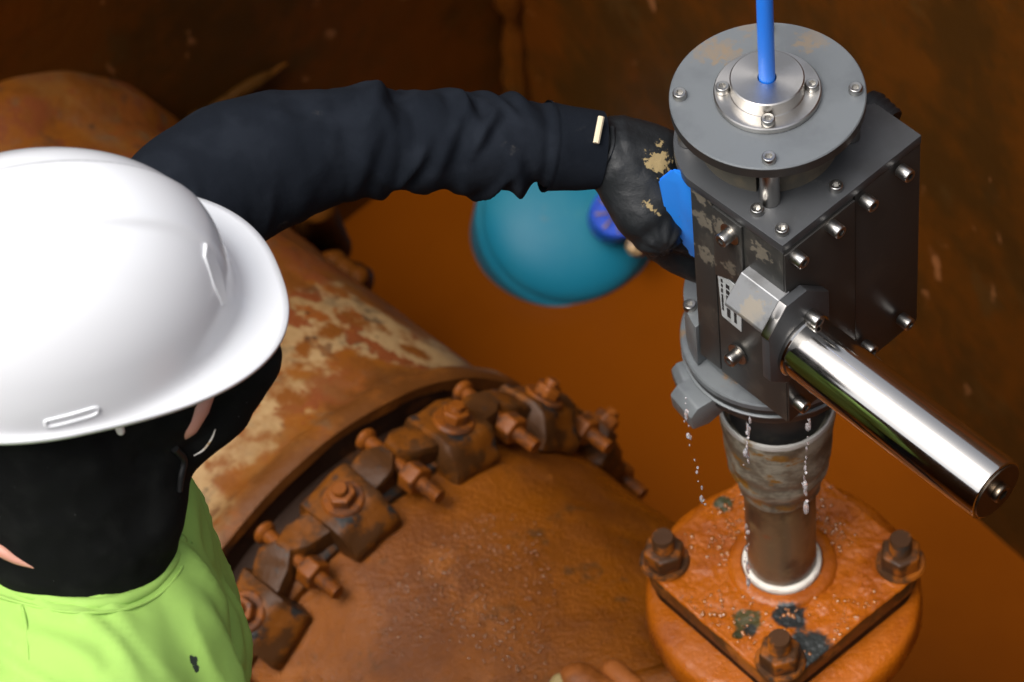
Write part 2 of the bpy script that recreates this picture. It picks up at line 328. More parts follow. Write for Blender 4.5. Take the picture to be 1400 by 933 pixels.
# ------------------------------------------------------------------ setting: water, pit walls, ground
WZ = -.755
def ray_w(px, py, z=WZ): return unz(px, py, z)
CW = unz(700, 127, WZ); BW = unz(1320, 696, WZ); DW = unz(468, 303, WZ)
dR = (BW - CW).normalized(); dLw = (DW - CW).normalized()
E1 = CW + dR * 2.75; E2 = CW + dLw * 2.5; E3 = E1 + (E2 - CW)
bm = bmesh.new()
NX, NY = 60, 40
g = [[bm.verts.new(CW + (E1 - CW) * (-.03 + 1.06 * i / NX) + (E2 - CW) * (-.03 + 1.06 * j / NY)) for j in range(NY + 1)] for i in range(NX + 1)]
for i in range(NX):
    for j in range(NY): bm.faces.new((g[i][j], g[i + 1][j], g[i + 1][j + 1], g[i][j + 1]))
for v in bm.verts: v.co.z += .004 * noise.noise(v.co * 5)
tag(OB('water', bm, m_water), kind='structure')
def wall(name, a, b, label, h0=-1.0, h1=1.22, th=.06, n=40):
    a, b = Vector(a), Vector(b); t = (b - a).normalized(); nrm = Vector((t.y, -t.x, 0)); mid = (E1 + E2) / 2
    if (mid - a).dot(nrm) > 0: nrm = -nrm       # points out of the pit
    L = (b - a).length; M = Matrix(((t.x, nrm.x, 0, a.x), (t.y, nrm.y, 0, a.y), (0, 0, 1, 0), (0, 0, 0, 1)))
    bm = bmesh.new(); ni, nj = n, 30; fr = []
    for i in range(ni + 1):
        fr.append([bm.verts.new((L * i / ni, .006 * noise.noise(Vector((L * i / ni * 3 + a.x, j * .2, 5))) , h0 + (h1 - h0) * j / nj)) for j in range(nj + 1)])
    for i in range(ni):
        for j in range(nj): bm.faces.new((fr[i][j], fr[i + 1][j], fr[i + 1][j + 1], fr[i][j + 1]))
    r = bmesh.ops.extrude_face_region(bm, geom=list(bm.faces))
    for v in r['geom']:
        if isinstance(v, bmesh.types.BMVert): v.co.y = th
    bmesh.ops.transform(bm, matrix=M, verts=bm.verts)
    o = OB(name, bm, m_wall); return tag(o, label, 'wall')
w_right = wall('trench_wall', CW, E1, 'rusty brown steel trench wall on the right behind the grey valve box')
w_left = wall('trench_wall', CW + dLw * .003, E2, 'dark rusty trench wall at upper left that the muddy pipe passes through')
wall('trench_wall', E1, E3, 'rusty trench wall across the end of the pit nearest the viewer on the right')
wall('trench_wall', E2, E3, 'rusty trench wall behind the worker in the lime shirt')
# weld bead in the corner and streak on the left wall
bm = bmesh.new()
path = [CW + Vector((0, 0, z)) + (dR * .03 + dLw * .006) + Vector((.012 * noise.noise(Vector((z * 9, 1, 2))), 0, 0)) for z in [WZ + .1 + k * .03 for k in range(58)]]
sweep(bm, path, lambda t: .018, 10, up=Vector((1, 0, 0)), disp=lambda t, a, p: .014 * noise.noise(p * 22) + .006 * noise.noise(p * 55))
OB('weld_bead', bm, m_wall, w_right)
nl = Vector((dLw.y, -dLw.x, 0)); nl = nl if nl.dot(E1 - CW) > 0 else -nl
a_, b_ = unplane(215, 193, CW + nl * .01, nl), unplane(392, 88, CW + nl * .01, nl)
bm = bmesh.new(); sweep(bm, [a_.lerp(b_, k / 40) + Vector((0, 0, .004 * noise.noise(Vector((k * .3, 0, 0))))) for k in range(41)], lambda t: .004 + .003 * sin(t * pi), 8, disp=lambda t, a, p: .004 * noise.noise(p * 30))
OB('weld_seam', bm, m_wall, w_left)
bm = bmesh.new()
ot = 30.0
outer = [Vector((-ot, -ot, 1.16)), Vector((ot, -ot, 1.16)), Vector((ot, ot, 1.16)), Vector((-ot, ot, 1.16))]
ctr = (E1 + E2) / 2
inner = sorted([ctr + (Vector((q.x, q.y, 0)) - Vector((ctr.x, ctr.y, 0))) * 1.05 for q in (CW, E1, E3, E2)], key=lambda q: atan2(q.y - ctr.y, q.x - ctr.x))
for q in inner: q.z = 1.16
outer.sort(key=lambda q: atan2(q.y, q.x))
vo = [bm.verts.new(q) for q in outer]; vi = [bm.verts.new(q) for q in inner]
best = min(range(4), key=lambda k: sum((outer[i].normalized() - (inner[(i + k) % 4] - Vector((ctr.x, ctr.y, 0))).normalized()).length for i in range(4)))
for i in range(4): bm.faces.new((vo[i], vo[(i + 1) % 4], vi[(i + 1 + best) % 4], vi[(i + best) % 4]))
tag(OB('ground', bm, m_soil), kind='structure')

# ------------------------------------------------------------------ big pipe
PM = frame(PC, PE, PD) @ Matrix.Scale(PK, 4)           # local x = PE, z = PD (y = z cross x)
pipe = thing('water_main', 'large muddy iron water main with flaking tan paint running under the clamp', 'pipe', PC + Vector((0, 0, -.3)))
def tube(prof, amp, sc, seed, seg=150):
    bm = bmesh.new(); lathe(bm, prof, PM, seg); jitter(bm, amp, sc, seed); return bm
prof = [(.292, -1.42)] + [(.292, -1.42 + .02 * k) for k in range(1, 15)] + [(.300, -1.12), (.312, -1.11), (.315, -1.09), (.314, -1.03), (.300, -1.015), (.293, -1.0)] + [(.293, -1.0 + .02 * k) for k in range(1, 27)] + [(.300, -.470), (.305, -.464), (.306, -.448), (.303, -.442), (.290, -.441)]
OB('bell_pipe', tube(prof, .005, 9, 1), m_pipe, pipe, ang=50)
OB('joint_gap', tube([(.2915, -.4415), (.262, -.4405), (.255, -.43), (.255, -.38)], .002, 12, 2), m_dark, pipe, ang=50)
prof = [(.26, -.41), (.286, -.40), (.289, -.39)] + [(.290, -.38 + .02 * k) for k in range(0, 88)]
OB('spigot_pipe', tube(prof, .005, 8, 5), m_dome, pipe, ang=60)

# ------------------------------------------------------------------ joint clamp
clamp = thing('pipe_clamp', 'muddy bolted joint clamp of iron lugs wrapped round the big pipe', 'clamp', pp(-.36, 90, .3))
bm = bmesh.new(); lathe(bm, [(.284, -.396), (.298, -.396), (.303, -.392), (.305, -.380), (.305, -.366), (.302, -.352), (.297, -.346), (.284, -.345)], PM, 220, close=True); jitter(bm, .0055, 24, 3)
OB('ring_band', bm, m_clamp, clamp)
def ring_frame(a, s, r):
    n = PE * cos(radians(a)) + Vector((0, 0, sin(radians(a))))
    return frame(pp(s, a, r), PD, n)              # x = along the pipe, y = round it, z = out
def lug_bm(seed):
    bm = bmesh.new()
    pr = [(-.040, -.006), (-.040, .018), (-.034, .026), (.012, .031), (.026, .028), (.046, .004), (.048, -.010), (.026, -.016)]
    # profile in (x,z), extruded along y
    X = Matrix(((1, 0, 0, 0), (0, 0, 1, 0), (0, 1, 0, 0), (0, 0, 0, 1)))
    prism(bm, pr, -.033, .033, X, .005)
    for sg in (-1, 1):
        prism(bm, [(-.026, sg * .030), (-.032, sg * .058), (-.022, sg * .078), (-.004, sg * .078), (.008, sg * .060), (.014, sg * .030)][::sg], -.004, .023, ID, .004)
    bmesh.ops.subdivide_edges(bm, edges=[e for e in bm.edges if e.calc_length() > .018], cuts=3, use_grid_fill=True)
    bmesh.ops.triangulate(bm, faces=[f for f in bm.faces if len(f.verts) > 4])
    bm.normal_update(); jitter(bm, .0046, 30, seed); return bm
def nut_bm(r, h):
    bm = bmesh.new(); prism(bm, ngon(6, r), 0, h, ID, r * .17, 3); bm.normal_update(); jitter(bm, r * .045, 1.1 / r, r * 100); return bm
def stud_bm(r, h, thread=True):
    bm = bmesh.new(); pr = [(0, 0)]; n = max(3, int(h / .0022)) if thread else 1
    for k in range(n): pr += [(r, h * (k + .1) / n), (r * .93, h * (k + .6) / n)]
    pr += [(r * .9, h), (0, h)]
    lathe(bm, pr, ID, 18); return bm
LUGA = [121, 95.5, 69, 43.5, 18, -7, 147]; BOLA = [134, 108.5, 82.5, 57, 31, 6]
me_set_nut = to_mesh('nut', nut_bm(.0155, .013), m_bolt); me_set_stud = to_mesh('stud', stud_bm(.0080, .023), m_bolt)
bm = bmesh.new(); lathe(bm, [(.009, 0), (.022, 0), (.023, .002), (.021, .005), (.009, .005)], ID, 24, close=True); me_wash = to_mesh('washer', bm, m_bolt)
me_ax = to_mesh('clamp_bolt', stud_bm(.0085, .112), m_bolt); me_axn = to_mesh('nut', nut_bm(.0175, .020), m_bolt)
bm = bmesh.new(); lathe(bm, bev_cyl(.013, 0, .010, .003), ID, 20); me_axh = to_mesh('bolt_head', bm, m_bolt)
for k, a in enumerate(LUGA):
    Mf = ring_frame(a, -.362, .300)
    lg = OB('clamp_lug', lug_bm(k + 2), m_clamp, clamp, Mf)
    OB('set_bolt_washer', me_wash, None, lg, Mf @ T(0, 0, .0285))
    OB('set_bolt_nut', me_set_nut, None, lg, Mf @ T(0, 0, .033) @ Matrix.Rotation(k * .7, 4, 'Z'))
    OB('set_bolt', me_set_stud, None, lg, Mf @ T(0, 0, .030))
Y90 = Matrix.Rotation(radians(90), 4, 'Y')
for k, a in enumerate(BOLA):
    Mf = ring_frame(a, -.362, .3135)
    Ma = Mf @ T(-.050, 0, 0) @ Y90
    b = OB('clamp_bolt', me_ax, None, clamp, Ma)
    OB('nut', me_axn, None, b, Ma @ T(0, 0, .064) @ Matrix.Rotation(k * .5, 4, 'Z'))
    OB('bolt_head', me_axh, None, b, Ma @ T(0, 0, -.004))
# T-bolt at the low end of the ring
# ------------------------------------------------------------------ tapping saddle: neck, round flange
tee = thing('tapping_tee', 'orange mud covered branch neck with round flange under the square plate', 'pipe fitting', (0, 0, -.2))
bm = bmesh.new(); lathe(bm, [(.12, -.36), (.095, -.20), (.086, -.12), (.088, -.085), (.098, -.088), (.112, -.082)], ID, 64); jitter(bm, .003, 18, 2)
OB('neck', bm, m_dome, tee)
bm = bmesh.new(); lathe(bm, [(.05, -.084), (.124, -.084), (.132, -.080), (.1355, -.072), (.1345, -.052), (.131, -.0445), (.122, -.042), (.05, -.041)], ID, 96); jitter(bm, .0016, 28, 4)
OB('round_flange', bm, m_flange, tee, ang=60)
# saddle bolt heads at the bottom edge of the picture
bm = bmesh.new()
p0 = pp(.10, 100, .29)
def cylhit(px, py, r):
    d = (F_ * FPX + R_ * (px - 700) + U_ * (466.5 - py)).normalized(); o = CP - PC
    A_ = d - PD * d.dot(PD); B_ = o - PD * o.dot(PD); a, b, c = A_.dot(A_), 2 * A_.dot(B_), B_.dot(B_) - (r * PK) ** 2
    t = (-b - sqrt(max(b * b - 4 * a * c, 0))) / 2 / a; return CP + d * t
q0, q1 = cylhit(792, 932, .290), cylhit(842, 968, .291)
capsule(bm, q0, q1, .020, .022); capsule(bm, cylhit(838, 918, .289), cylhit(870, 950, .290), .013, .016)
jitter(bm, .002, 60, 2)
OB('saddle_bolt', bm, Mat('pinkish_mud', (.34, .105, .022), .4).layer((.22, .065, .010), 30, .45, .6).bump(120, .4, .002).done(), tee)
bm = bmesh.new(); capsule(bm, cylhit(768, 936, .290), cylhit(760, 960, .290), .012, .013); jitter(bm, .002, 70, 3)
OB('saddle_washer', bm, Mat('pale_mud', (.40, .30, .13), .5).bump(120, .4, .002).done(), tee)
bm = bmesh.new(); q2 = cylhit(885, 915, .30)
capsule(bm, q2 + Vector((-.01, -.01, -.02)), Vector((-.06, -.05, -.13)), .020, .042); jitter(bm, .003, 40, 8)
OB('mud_fillet', bm, m_dome, tee)

# ------------------------------------------------------------------ square plate stack

PA = radians(-9.5)
plate = thing('square_flange', 'square orange mud covered flange plate with four studs and a raised hub', 'flange', (0, 0, -.015))
def rsq(h, r, n=8):
    pts = []
    for k, (sx, sy) in enumerate(((1, 1), (-1, 1), (-1, -1), (1, -1))):
        for i in range(n + 1):
            a = k * pi / 2 + i / n * pi / 2
            pts.append((sx * (h - r) + r * cos(a), sy * (h - r) + r * sin(a)))
    return pts
MP = Matrix.Rotation(PA + pi / 4, 4, 'Z')
bm = bmesh.new()
# top as a finely divided sheet so mud relief is real
N_ = 130; h_ = .1005; rc_ = .026
def inside(x, y):
    ax, ay = abs(x), abs(y)
    if ax > h_ - rc_ and ay > h_ - rc_:
        dx, dy = ax - h_ + rc_, ay - h_ + rc_; L = sqrt(dx * dx + dy * dy)
        if L > rc_: return (math.copysign(h_ - rc_ + dx / L * rc_, x), math.copysign(h_ - rc_ + dy / L * rc_, y))
    return (x, y)
G = []
for i in range(N_ + 1):
    row = []
    for j in range(N_ + 1):
        x, y = inside(-h_ + 2 * h_ * i / N_, -h_ + 2 * h_ * j / N_)
        P = MP @ Vector((x, y, 0)); e = max(abs(x), abs(y)) / h_
        z = .0024 * noise.noise(P * 30) + .0014 * noise.noise(P * 75) + .0009 * noise.noise(P * 170) + .0006 * noise.noise(P * 330) - (.0025 if e > .985 else 0)
        row.append(bm.verts.new(P + Vector((0, 0, z))))
    G.append(row)
for i in range(N_):
    for j in range(N_): bm.faces.new((G[i][j], G[i + 1][j], G[i + 1][j + 1], G[i][j + 1]))
OB('plate_face', bm, m_flange, plate, ang=70)
mb0 = Mat('mud_glint_bead', (.38, .12, .014), .05, spec=.8); mb0.b.inputs['IOR'].default_value = 2.0; m_bead = mb0.done()  # over-reflective, so the added beads sparkle
def beads(name, spots, parent, m=None):
    bm = bmesh.new()
    for c, nrm, r in spots:
        Mx = frame(c, (1, .2, .1), nrm)
        bmesh.ops.create_icosphere(bm, subdivisions=1, radius=1, matrix=Mx @ Matrix.Diagonal((r, r * random.uniform(.75, 1.3), r * .5, 1)))
    return tag(OB(name, bm, m or m_bead, parent, ang=0), kind='stuff')
random.seed(21); sp_ = []
while len(sp_) < 620:
    x, y = random.uniform(-.098, .098), random.uniform(-.098, .098)
    P = MP @ Vector((x, y, 0))
    if noise.noise(P * 17 + Vector((4, 2, 0))) + (.25 if P.y < -.02 else 0) < random.uniform(-.1, .5): continue
    sp_.append((P + Vector((0, 0, .0008)), Vector((0, 0, 1)), random.choice((.0007, .0009, .0012, .0016, .0024)) * random.uniform(.8, 1.2)))
beads('glint_beads', sp_, plate)  # beads added to give the plate the glints of a wet film
bm = bmesh.new(); prism(bm, rsq(.0990, .026), -.0265, -.0035, MP, .0015)
OB('plate_edge', bm, m_fedge, plate)
bm = bmesh.new(); prism(bm, rsq(.0965, .026), -.0415, -.0268, MP, .0015); jitter(bm, .0012, 40, 2)
OB('square_gasket', bm, m_dark, plate)
bm = bmesh.new(); lathe(bm, [(.040, .0045), (.0455, .0045), (.051, .003), (.0535, -.001), (.054, -.004)], ID, 80); jitter(bm, .0012, 40, 1)
OB('hub_ring', bm, m_flange, plate, ang=60)
bm = bmesh.new(); lathe(bm, [(.030, .002), (.0380, .002), (.0386, .0065), (.0374, .0092), (.0340, .0096), (.030, .008)], ID, 80); jitter(bm, .0007, 60, 2)
OB('gasket', bm, m_white, plate, ang=60)
me_fn = to_mesh('nut', nut_bm(.0208, .020), m_fbolt); me_fs = to_mesh('stud', stud_bm(.0110, .043), m_fbolt)
bm = bmesh.new(); lathe(bm, [(.011, 0), (.0235, 0), (.0245, .002), (.023, .0045), (.011, .0045)], ID, 28, close=True); me_fw = to_mesh('washer', bm, m_fbolt)
for k in range(4):
    a = PA + k * pi / 2; Mb = T(.1135 * cos(a), .1135 * sin(a), .0005) @ Matrix.Rotation(k + .3, 4, 'Z')
    st = OB('stud', me_fs, None, plate, Mb)
    OB('nut', me_fn, None, st, Mb @ T(0, 0, .004)); OB('washer', me_fw, None, st, Mb)

random.seed(5); sp_ = []
mb0 = Mat('pipe_glint_bead', (.22, .07, .006), .06, spec=.8); mb0.b.inputs['IOR'].default_value = 2.0; m_bead2 = mb0.done()
while len(sp_) < 900:
    px, py = random.uniform(430, 880), random.uniform(640, 990)
    P = cylhit(px, py, .2905); u_d = (P - PC).dot(PD); nr_ = (P - PC - PD * u_d).normalized()
    if u_d < -.29 or u_d > .3 or nr_.z < .5: continue
    k_ = math.exp(-((px - 600) / 130) ** 2 - ((py - 800) / 110) ** 2) + .35 * math.exp(-((px - 730) / 110) ** 2 - ((py - 880) / 60) ** 2)
    if noise.noise(P * 14) * .8 + k_ * 1.5 < random.uniform(.35, 1.25): continue
    sp_.append((P, nr_, random.choice((.0006, .0007, .0009, .0012, .0016)) * random.uniform(.8, 1.2)))
beads('glint_beads', sp_, pipe, m_bead2)  # added beads that make the muddy pipe sparkle as if wet

# ------------------------------------------------------------------ nipple + coupling
nip = thing('pipe_nipple', 'short dark brown wet pipe between the grey coupling and flange', 'pipe', (0, 0, .002))
bm = bmesh.new(); lathe(bm, [(.0335, .002), (.0335, .05), (.0338, .10), (.0335, .17)], ID, 64); jitter(bm, .0008, 30, 3)
OB('pipe_wall', bm, m_nipple, nip)
coup = thing('pipe_coupling', 'mud stained grey stepped coupling below the valve box', 'coupling', (0, 0, .14))
bm = bmesh.new()
lathe(bm, [(.034, .139), (.0385, .139), (.0395, .142), (.0395, .150), (.041, .154), (.0465, .170), (.0475, .178), (.0470, .184), (.0485, .188), (.0500, .200), (.0505, .225), (.0525, .240), (.0528, .254), (.0500, .2545), (.03, .243)], ID, 80); jitter(bm, .0006, 40, 5)
jitter(bm, .0012, 60, 9); OB('coupling_body', bm, m_coup, coup, ang=40)
bm = bmesh.new(); lathe(bm, [(.0505, .2545), (.0530, .2547), (.0535, .2575), (.0528, .2605), (.0508, .2610), (.0490, .2585), (.0470, .2480), (.0480, .2475)], ID, 80, close=True); jitter(bm, .0003, 60, 2); OB('coupling_rim', bm, m_rim, coup)

# ------------------------------------------------------------------ the valve device
dev = thing('valve_actuator', 'dark steel valve box with grey round cap, screws and a chromed cylinder', 'valve', (0, 0, .26))
MB = Matrix(((DR.x * KS, DL.x * KS, 0, C0.x), (DR.y * KS, DL.y * KS, 0, C0.y), (0, 0, KS, KZ), (0, 0, 0, 1)))   # (u, w, z)
ax_ = (Vector((0, 0, 0)) - C0) / KS; AU, AW = ax_.dot(DR), ax_.dot(DL); PT = ZT * KS + KZ
# lower neck and rings
bm = bmesh.new(); lathe(bm, [(.028, .243), (.0445, .243), (.0445, .300), (.048, .312), (.072, .3305), (.0790, .3330), (.0800, .3350), (.0800, .3435), (.079, .3445), (.03, .3445)], ID, 96); OB('lower_neck', bm, m_black, dev)
bm = bmesh.new(); lathe(bm, [(.03, .3447), (.0825, .3447), (.0835, .3455), (.0835, .3470), (.082, .3478), (.03, .3478)], ID, 96); OB('seal_ring', bm, m_grey, dev)
bm = bmesh.new(); lathe(bm, [(.03, .3480), (.0815, .3480), (.0815, .3560), (.03, .3560)], ID, 96); OB('gasket', bm, m_black, dev)
bm = bmesh.new(); lathe(bm, [(.03, .3562), (.0828, .3562), (.0838, .3570), (.0838, .3625), (.0825, .3640), (.068, .3660), (.066, .3825), (.03, .3825)], ID, 96); OB('base_flange', bm, m_grey, dev)
RH = .0785; bm = bmesh.new(); aa_ = atan2(.109 * KS - AW * KS, sqrt(max(1e-9, RH ** 2 - (.109 * KS - AW * KS) ** 2)))
prism(bm, [(AU * KS + RH * cos(aa_ + (pi - 2 * aa_) * k / 40), AW * KS + RH * sin(aa_ + (pi - 2 * aa_) * k / 40)) for k in range(41)], .3665, .421, Matrix(((DR.x, DL.x, 0, C0.x), (DR.y, DL.y, 0, C0.y), (0, 0, 1, 0), (0, 0, 0, 1))), .001); OB('rear_housing', bm, m_grey, dev)
# cam lugs
for px, py, sz in ((948, 548, 1.0), (938, 517, .75)):
    n = (unz(px, py, .33) - Vector((0, 0, .33))); n.z = 0; n.normalize()
    Ml = frame(unz(px, py, .334), n, (0, 0, 1))
    bm = bmesh.new()
    X = Matrix(((1, 0, 0, 0), (0, 0, 1, 0), (0, 1, 0, 0), (0, 0, 0, 1)))
    prism(bm, [(-.030 * sz, .012), (.006 * sz, .010), (.014 * sz, .002), (.012 * sz, -.016 * sz), (-.004, -.020 * sz), (-.030 * sz, -.010)], -.0165 * sz, .0165 * sz, Ml @ X, .002)
    jitter(bm, .0008, 60, px); OB('cam_lug', bm, m_grey, dev)
# body blocks
bm = bmesh.new(); box(bm, 0, .0825, 0, .0805, ZB, ZT - .0102, MB, .0008); OB('front_body', bm, m_body, dev)
bm = bmesh.new(); box(bm, 0, .0825, .0815, .1075, ZB + .001, ZT - .0102, MB, .0008); OB('side_strip', bm, m_body, dev)
bm = bmesh.new(); box(bm, .0856, .1642, .0006, .105, ZB - .008, ZT - .0106, MB, .0008); OB('rear_body', bm, m_body2, dev)
bm = bmesh.new(); box(bm, .0005, .0825, -.0022, -.0002, ZB + .002, ZT - .012, MB, .0006); OB('cover_plate', bm, m_body2, dev)
# rounded key panel on the left face
bm = bmesh.new()
pts = [(.0795, .004)] + [(.0455, .004)] + [(.0455, -.055)] + [(.0455 + .012 * (1 - cos(t)), -.062 - .013 * sin(t)) for t in [k / 6 * pi / 2 for k in range(7)]] + [(.066, -.080), (.0795, -.086)]
ML = MB @ Matrix(((0, 0, 1, 0), (1, 0, 0, 0), (0, 1, 0, .578), (0, 0, 0, 1)))
prism(bm, pts, -.0026, -.0001, ML, .0006); OB('key_panel', bm, m_body, dev)
# label with print
bm = bmesh.new(); prism(bm, [(.0785, .497), (.0505, .494), (.052, .436), (.0755, .438)], -.0010, -.0002, MB @ Matrix(((0, 0, 1, 0), (1, 0, 0, 0), (0, 1, 0, 0), (0, 0, 0, 1))))
sticker = OB('label', bm, m_label, dev)
bm = bmesh.new(); MS = MB @ Matrix(((0, 0, 1, 0), (1, 0, 0, 0), (0, 1, 0, 0), (0, 0, 0, 1)))
random.seed(3)
for w0, w1, zz in ((.0745, .0725, .490), (.0685, .0645, .488), (.0600, .0570, .484)):
    z = zz
    while z > .448:
        dz = random.uniform(.003, .008)
        prism(bm, [(w0, z), (w1, z), (w1, z - dz), (w0, z - dz)], -.0014, -.0009, MS); z -= dz + random.choice((.0008, .0008, .0025))
OB('print', bm, m_ink, sticker)
# top plate: rectangle joined to a disc round the axis
pts = [(0, 0), (.1642, 0), (.1642, .062)]
aa = [k / 40 for k in range(41)]
RT = .0797; a_s = atan2(.132 - AW, sqrt(RT ** 2 - (.132 - AW) ** 2)); a_e = pi - math.asin((.1085 - AW) / RT) if .1085 > AW else pi + math.asin((AW - .1085) / RT)
for t in aa:
    a = a_s + (a_e - a_s) * t; pts.append((AU + RT * cos(a), AW + RT * sin(a)))
if pts[-1][0] > 0: pts.append((0, .1085))
bm = bmesh.new(); prism(bm, pts, ZT - .010, ZT, MB, .0007); OB('top_plate', bm, m_top, dev)
# neck between plate and disc
for a0, a1 in ((.05, 1.25), (1.45, 2.7), (2.95, 4.25), (4.5, 6.1)):
    bm = bmesh.new(); lathe(bm, [(.044, PT), (.058, PT), (.058, ZD - .0122), (.044, ZD - .0122)], Matrix.Rotation(radians(-98), 4, 'Z'), 24, close=True, a0=a0, a1=a1)
    bmesh.ops.holes_fill(bm, edges=[e for e in bm.edges if e.is_boundary]); OB('neck_ring', bm, m_neck, dev)
for k in range(4):
    a = radians(-97.5 + 90 * k); bm = bmesh.new(); lathe(bm, bev_cyl(.0083, PT, ZD - .0121, .0008), T(.0668 * cos(a), .0668 * sin(a), 0), 28); OB('standoff', bm, m_hub, dev)
bm = bmesh.new(); lathe(bm, [(0, ZD - .0018), (.0800, ZD - .0018), (.0800, ZD - .0010), (.0791, ZD), (0, ZD)], ID, 128); OB('cap_disc', bm, m_disc, dev)
bm = bmesh.new(); lathe(bm, [(0, ZD - .0122), (.0788, ZD - .0122), (.0798, ZD - .0112), (.0798, ZD - .0019), (0, ZD - .0019)], ID, 128); OB('disc_rim', bm, m_body2, dev)
bm = bmesh.new(); lathe(bm, [(0, ZD + .0002), (.0432, ZD + .0002), (.0437, ZD + .001), (.0437, ZD + .0052), (.0428, ZD + .0062), (.0308, ZD + .0062), (.0303, ZD + .0068), (.0303, ZD + .0196), (.0293, ZD + .0205), (.0078, ZD + .0205), (.0074, ZD + .019), (.0074, ZD + .010), (0, ZD + .010)], ID, 128); OB('cable_gland', bm, m_hub, dev)
# socket head screws
def screw_bm(r, h, n=24):
    bm = bmesh.new(); top = []
    hexr = r * .56
    prof = [(r * .97, 0), (r, r * .08), (r, h - r * .2), (r * .95, h - r * .07), (r * .85, h)]
    lathe(bm, prof, ID, n)
    bm.verts.ensure_lookup_table()
    ring = [v for v in bm.verts if abs(v.co.z - h) < 1e-7]; ring.sort(key=lambda v: atan2(v.co.y, v.co.x))
    def hexpt(a):
        s = pi / 3; b = (a % s) - s / 2; return hexr * cos(s / 2) / cos(b)
    top = [bm.verts.new((hexpt(atan2(v.co.y, v.co.x)) * cos(atan2(v.co.y, v.co.x)), hexpt(atan2(v.co.y, v.co.x)) * sin(atan2(v.co.y, v.co.x)), h - r * .04)) for v in ring]
    bot = [bm.verts.new((v.co.x * .96, v.co.y * .96, h * .35)) for v in top]
    for i in range(n):
        j = (i + 1) % n
        bm.faces.new((ring[i], ring[j], top[j], top[i])); bm.faces.new((top[i], top[j], bot[j], bot[i]))
    bm.faces.new(bot); return bm
me_s1 = to_mesh('cap_screw', screw_bm(.0058, .0058), m_steel); me_s2 = to_mesh('cap_screw', screw_bm(.0062, .0125), m_steel)
for k in range(4):
    a = radians(-97.5 + 90 * k)
    OB('cap_screw', me_s1, None, dev, T(.0711 * cos(a), .0711 * sin(a), ZD) @ Matrix.Rotation(k, 4, 'Z'))
    OB('gland_screw', me_s1, None, dev, T(.0362 * cos(a), .0362 * sin(a), ZD + .0062) @ Matrix.Rotation(k * .4, 4, 'Z'))
for u, w in ((.0115, .0402), (.0104, .0107), (.0738, .0108), (.150, .0108)):
    if u < .1: OB('cap_screw', me_s1, None, dev, MB @ T(u, w, ZT) @ Matrix.Rotation(u * 90, 4, 'Z'))
RX = Matrix.Rotation(radians(90), 4, 'X')          # screw axis towards -w
for u, z in ((.0105, .5790), (.0535, .5800), (.0925, .5800), (.1360, .5805), (.1395, .3780), (.0930, .3830), (.0090, .3830)):
    OB('cap_screw', me_s2, None, dev, MB @ T(u, -.0022, z - .004) @ RX @ Matrix.Rotation(u * 70, 4, 'Z'))
RY = Matrix.Rotation(radians(-90), 4, 'Y')         # towards -u
bm = bmesh.new(); lathe(bm, [(.006, 0), (.0105, 0), (.0105, .0018), (.006, .0018)], ID, 24, close=True); me_w2 = to_mesh('washer', bm, m_steel)
for w, z in ((.0586, .5635), (.0560, .4030)):
    s_ = OB('cap_screw', me_s2, None, dev, MB @ T(-.0018, w, z) @ RY @ Matrix.Rotation(.3, 4, 'Z'))
    OB('washer', me_w2, None, s_, MB @ T(-.0018, w, z) @ RY)
OB('flange_screw', me_s1, None, dev, T(unz(943, 421, .421)) )
# chamfered mount that carries the cylinder: a sloping shoulder on the left face and an eight-sided flange
MK = MB @ Matrix(((1, 0, 0, 0), (0, 0, 1, 0), (0, 1, 0, 0), (0, 0, 0, 1)))
bm = bmesh.new(); prism(bm, [(.004, .5345), (-.0088, .5335), (-.0290, .5115), (-.0295, .5085), (.004, .4700)], -.0030, .041, MK, .0006, 1); OB('mount_shoulder', bm, m_block, dev, ang=12)
bm = bmesh.new()
prism(bm, [(-.0305, .452), (-.0305, .5105), (-.0088, .5340), (.0150, .5340), (.041, .509), (.041, .448), (.028, .432), (-.012, .432)], -.0125, -.0032, MK, .0016); OB('mount_flange', bm, m_top, dev)
bm = bmesh.new(); prism(bm, [(-.0316, .5085), (-.0300, .5122), (-.0092, .5348), (-.0070, .5325), (-.0285, .5085)], -.0120, -.0036, MK, .0005); OB('brushed_edge', bm, m_hub, dev)
OB('cap_screw', me_s2, None, dev, MB @ T(.0165, -.0125, .5000) @ RX)
MC = MB @ T(.0082, 0, .4686) @ RX                  # cylinder axis, z runs to -w
bm = bmesh.new(); lathe(bm, [(0, .0125), (.0298, .0125), (.0303, .0135), (.0303, .0160), (.0290, .0175), (.0286, .0175), (.0286, .2285), (.0279, .2300), (.0264, .2306), (.0, .2306)], MC, 96)
cyl_o = OB('chrome_cylinder', bm, m_chrome, dev, ang=30)
bm = bmesh.new(); lathe(bm, [(0, .2307), (.0252, .2307), (.0258, .2313), (.0252, .2322), (0, .2322)], MC, 64); OB('end_cap', bm, m_chend, cyl_o)
OB('end_screw', to_mesh('end_screw', screw_bm(.0088, .006), m_chend), None, cyl_o, MC @ T(0, .001, .2322))
# black knob behind the box
kb = MB @ Vector((.1600, .068, ZT - .006))
bm = bmesh.new(); lathe(bm, [(0, -.02)] + [(.016 + .001 * (k % 2), -.02 + .003 * k) for k in range(9)] + [(.014, .009), (0, .011)], frame(kb + Vector((.010, -.004, -.009)), (0, 0, 1), DL + Vector((0, 0, .25))), 24); OB('rear_knob', bm, m_knob, dev)
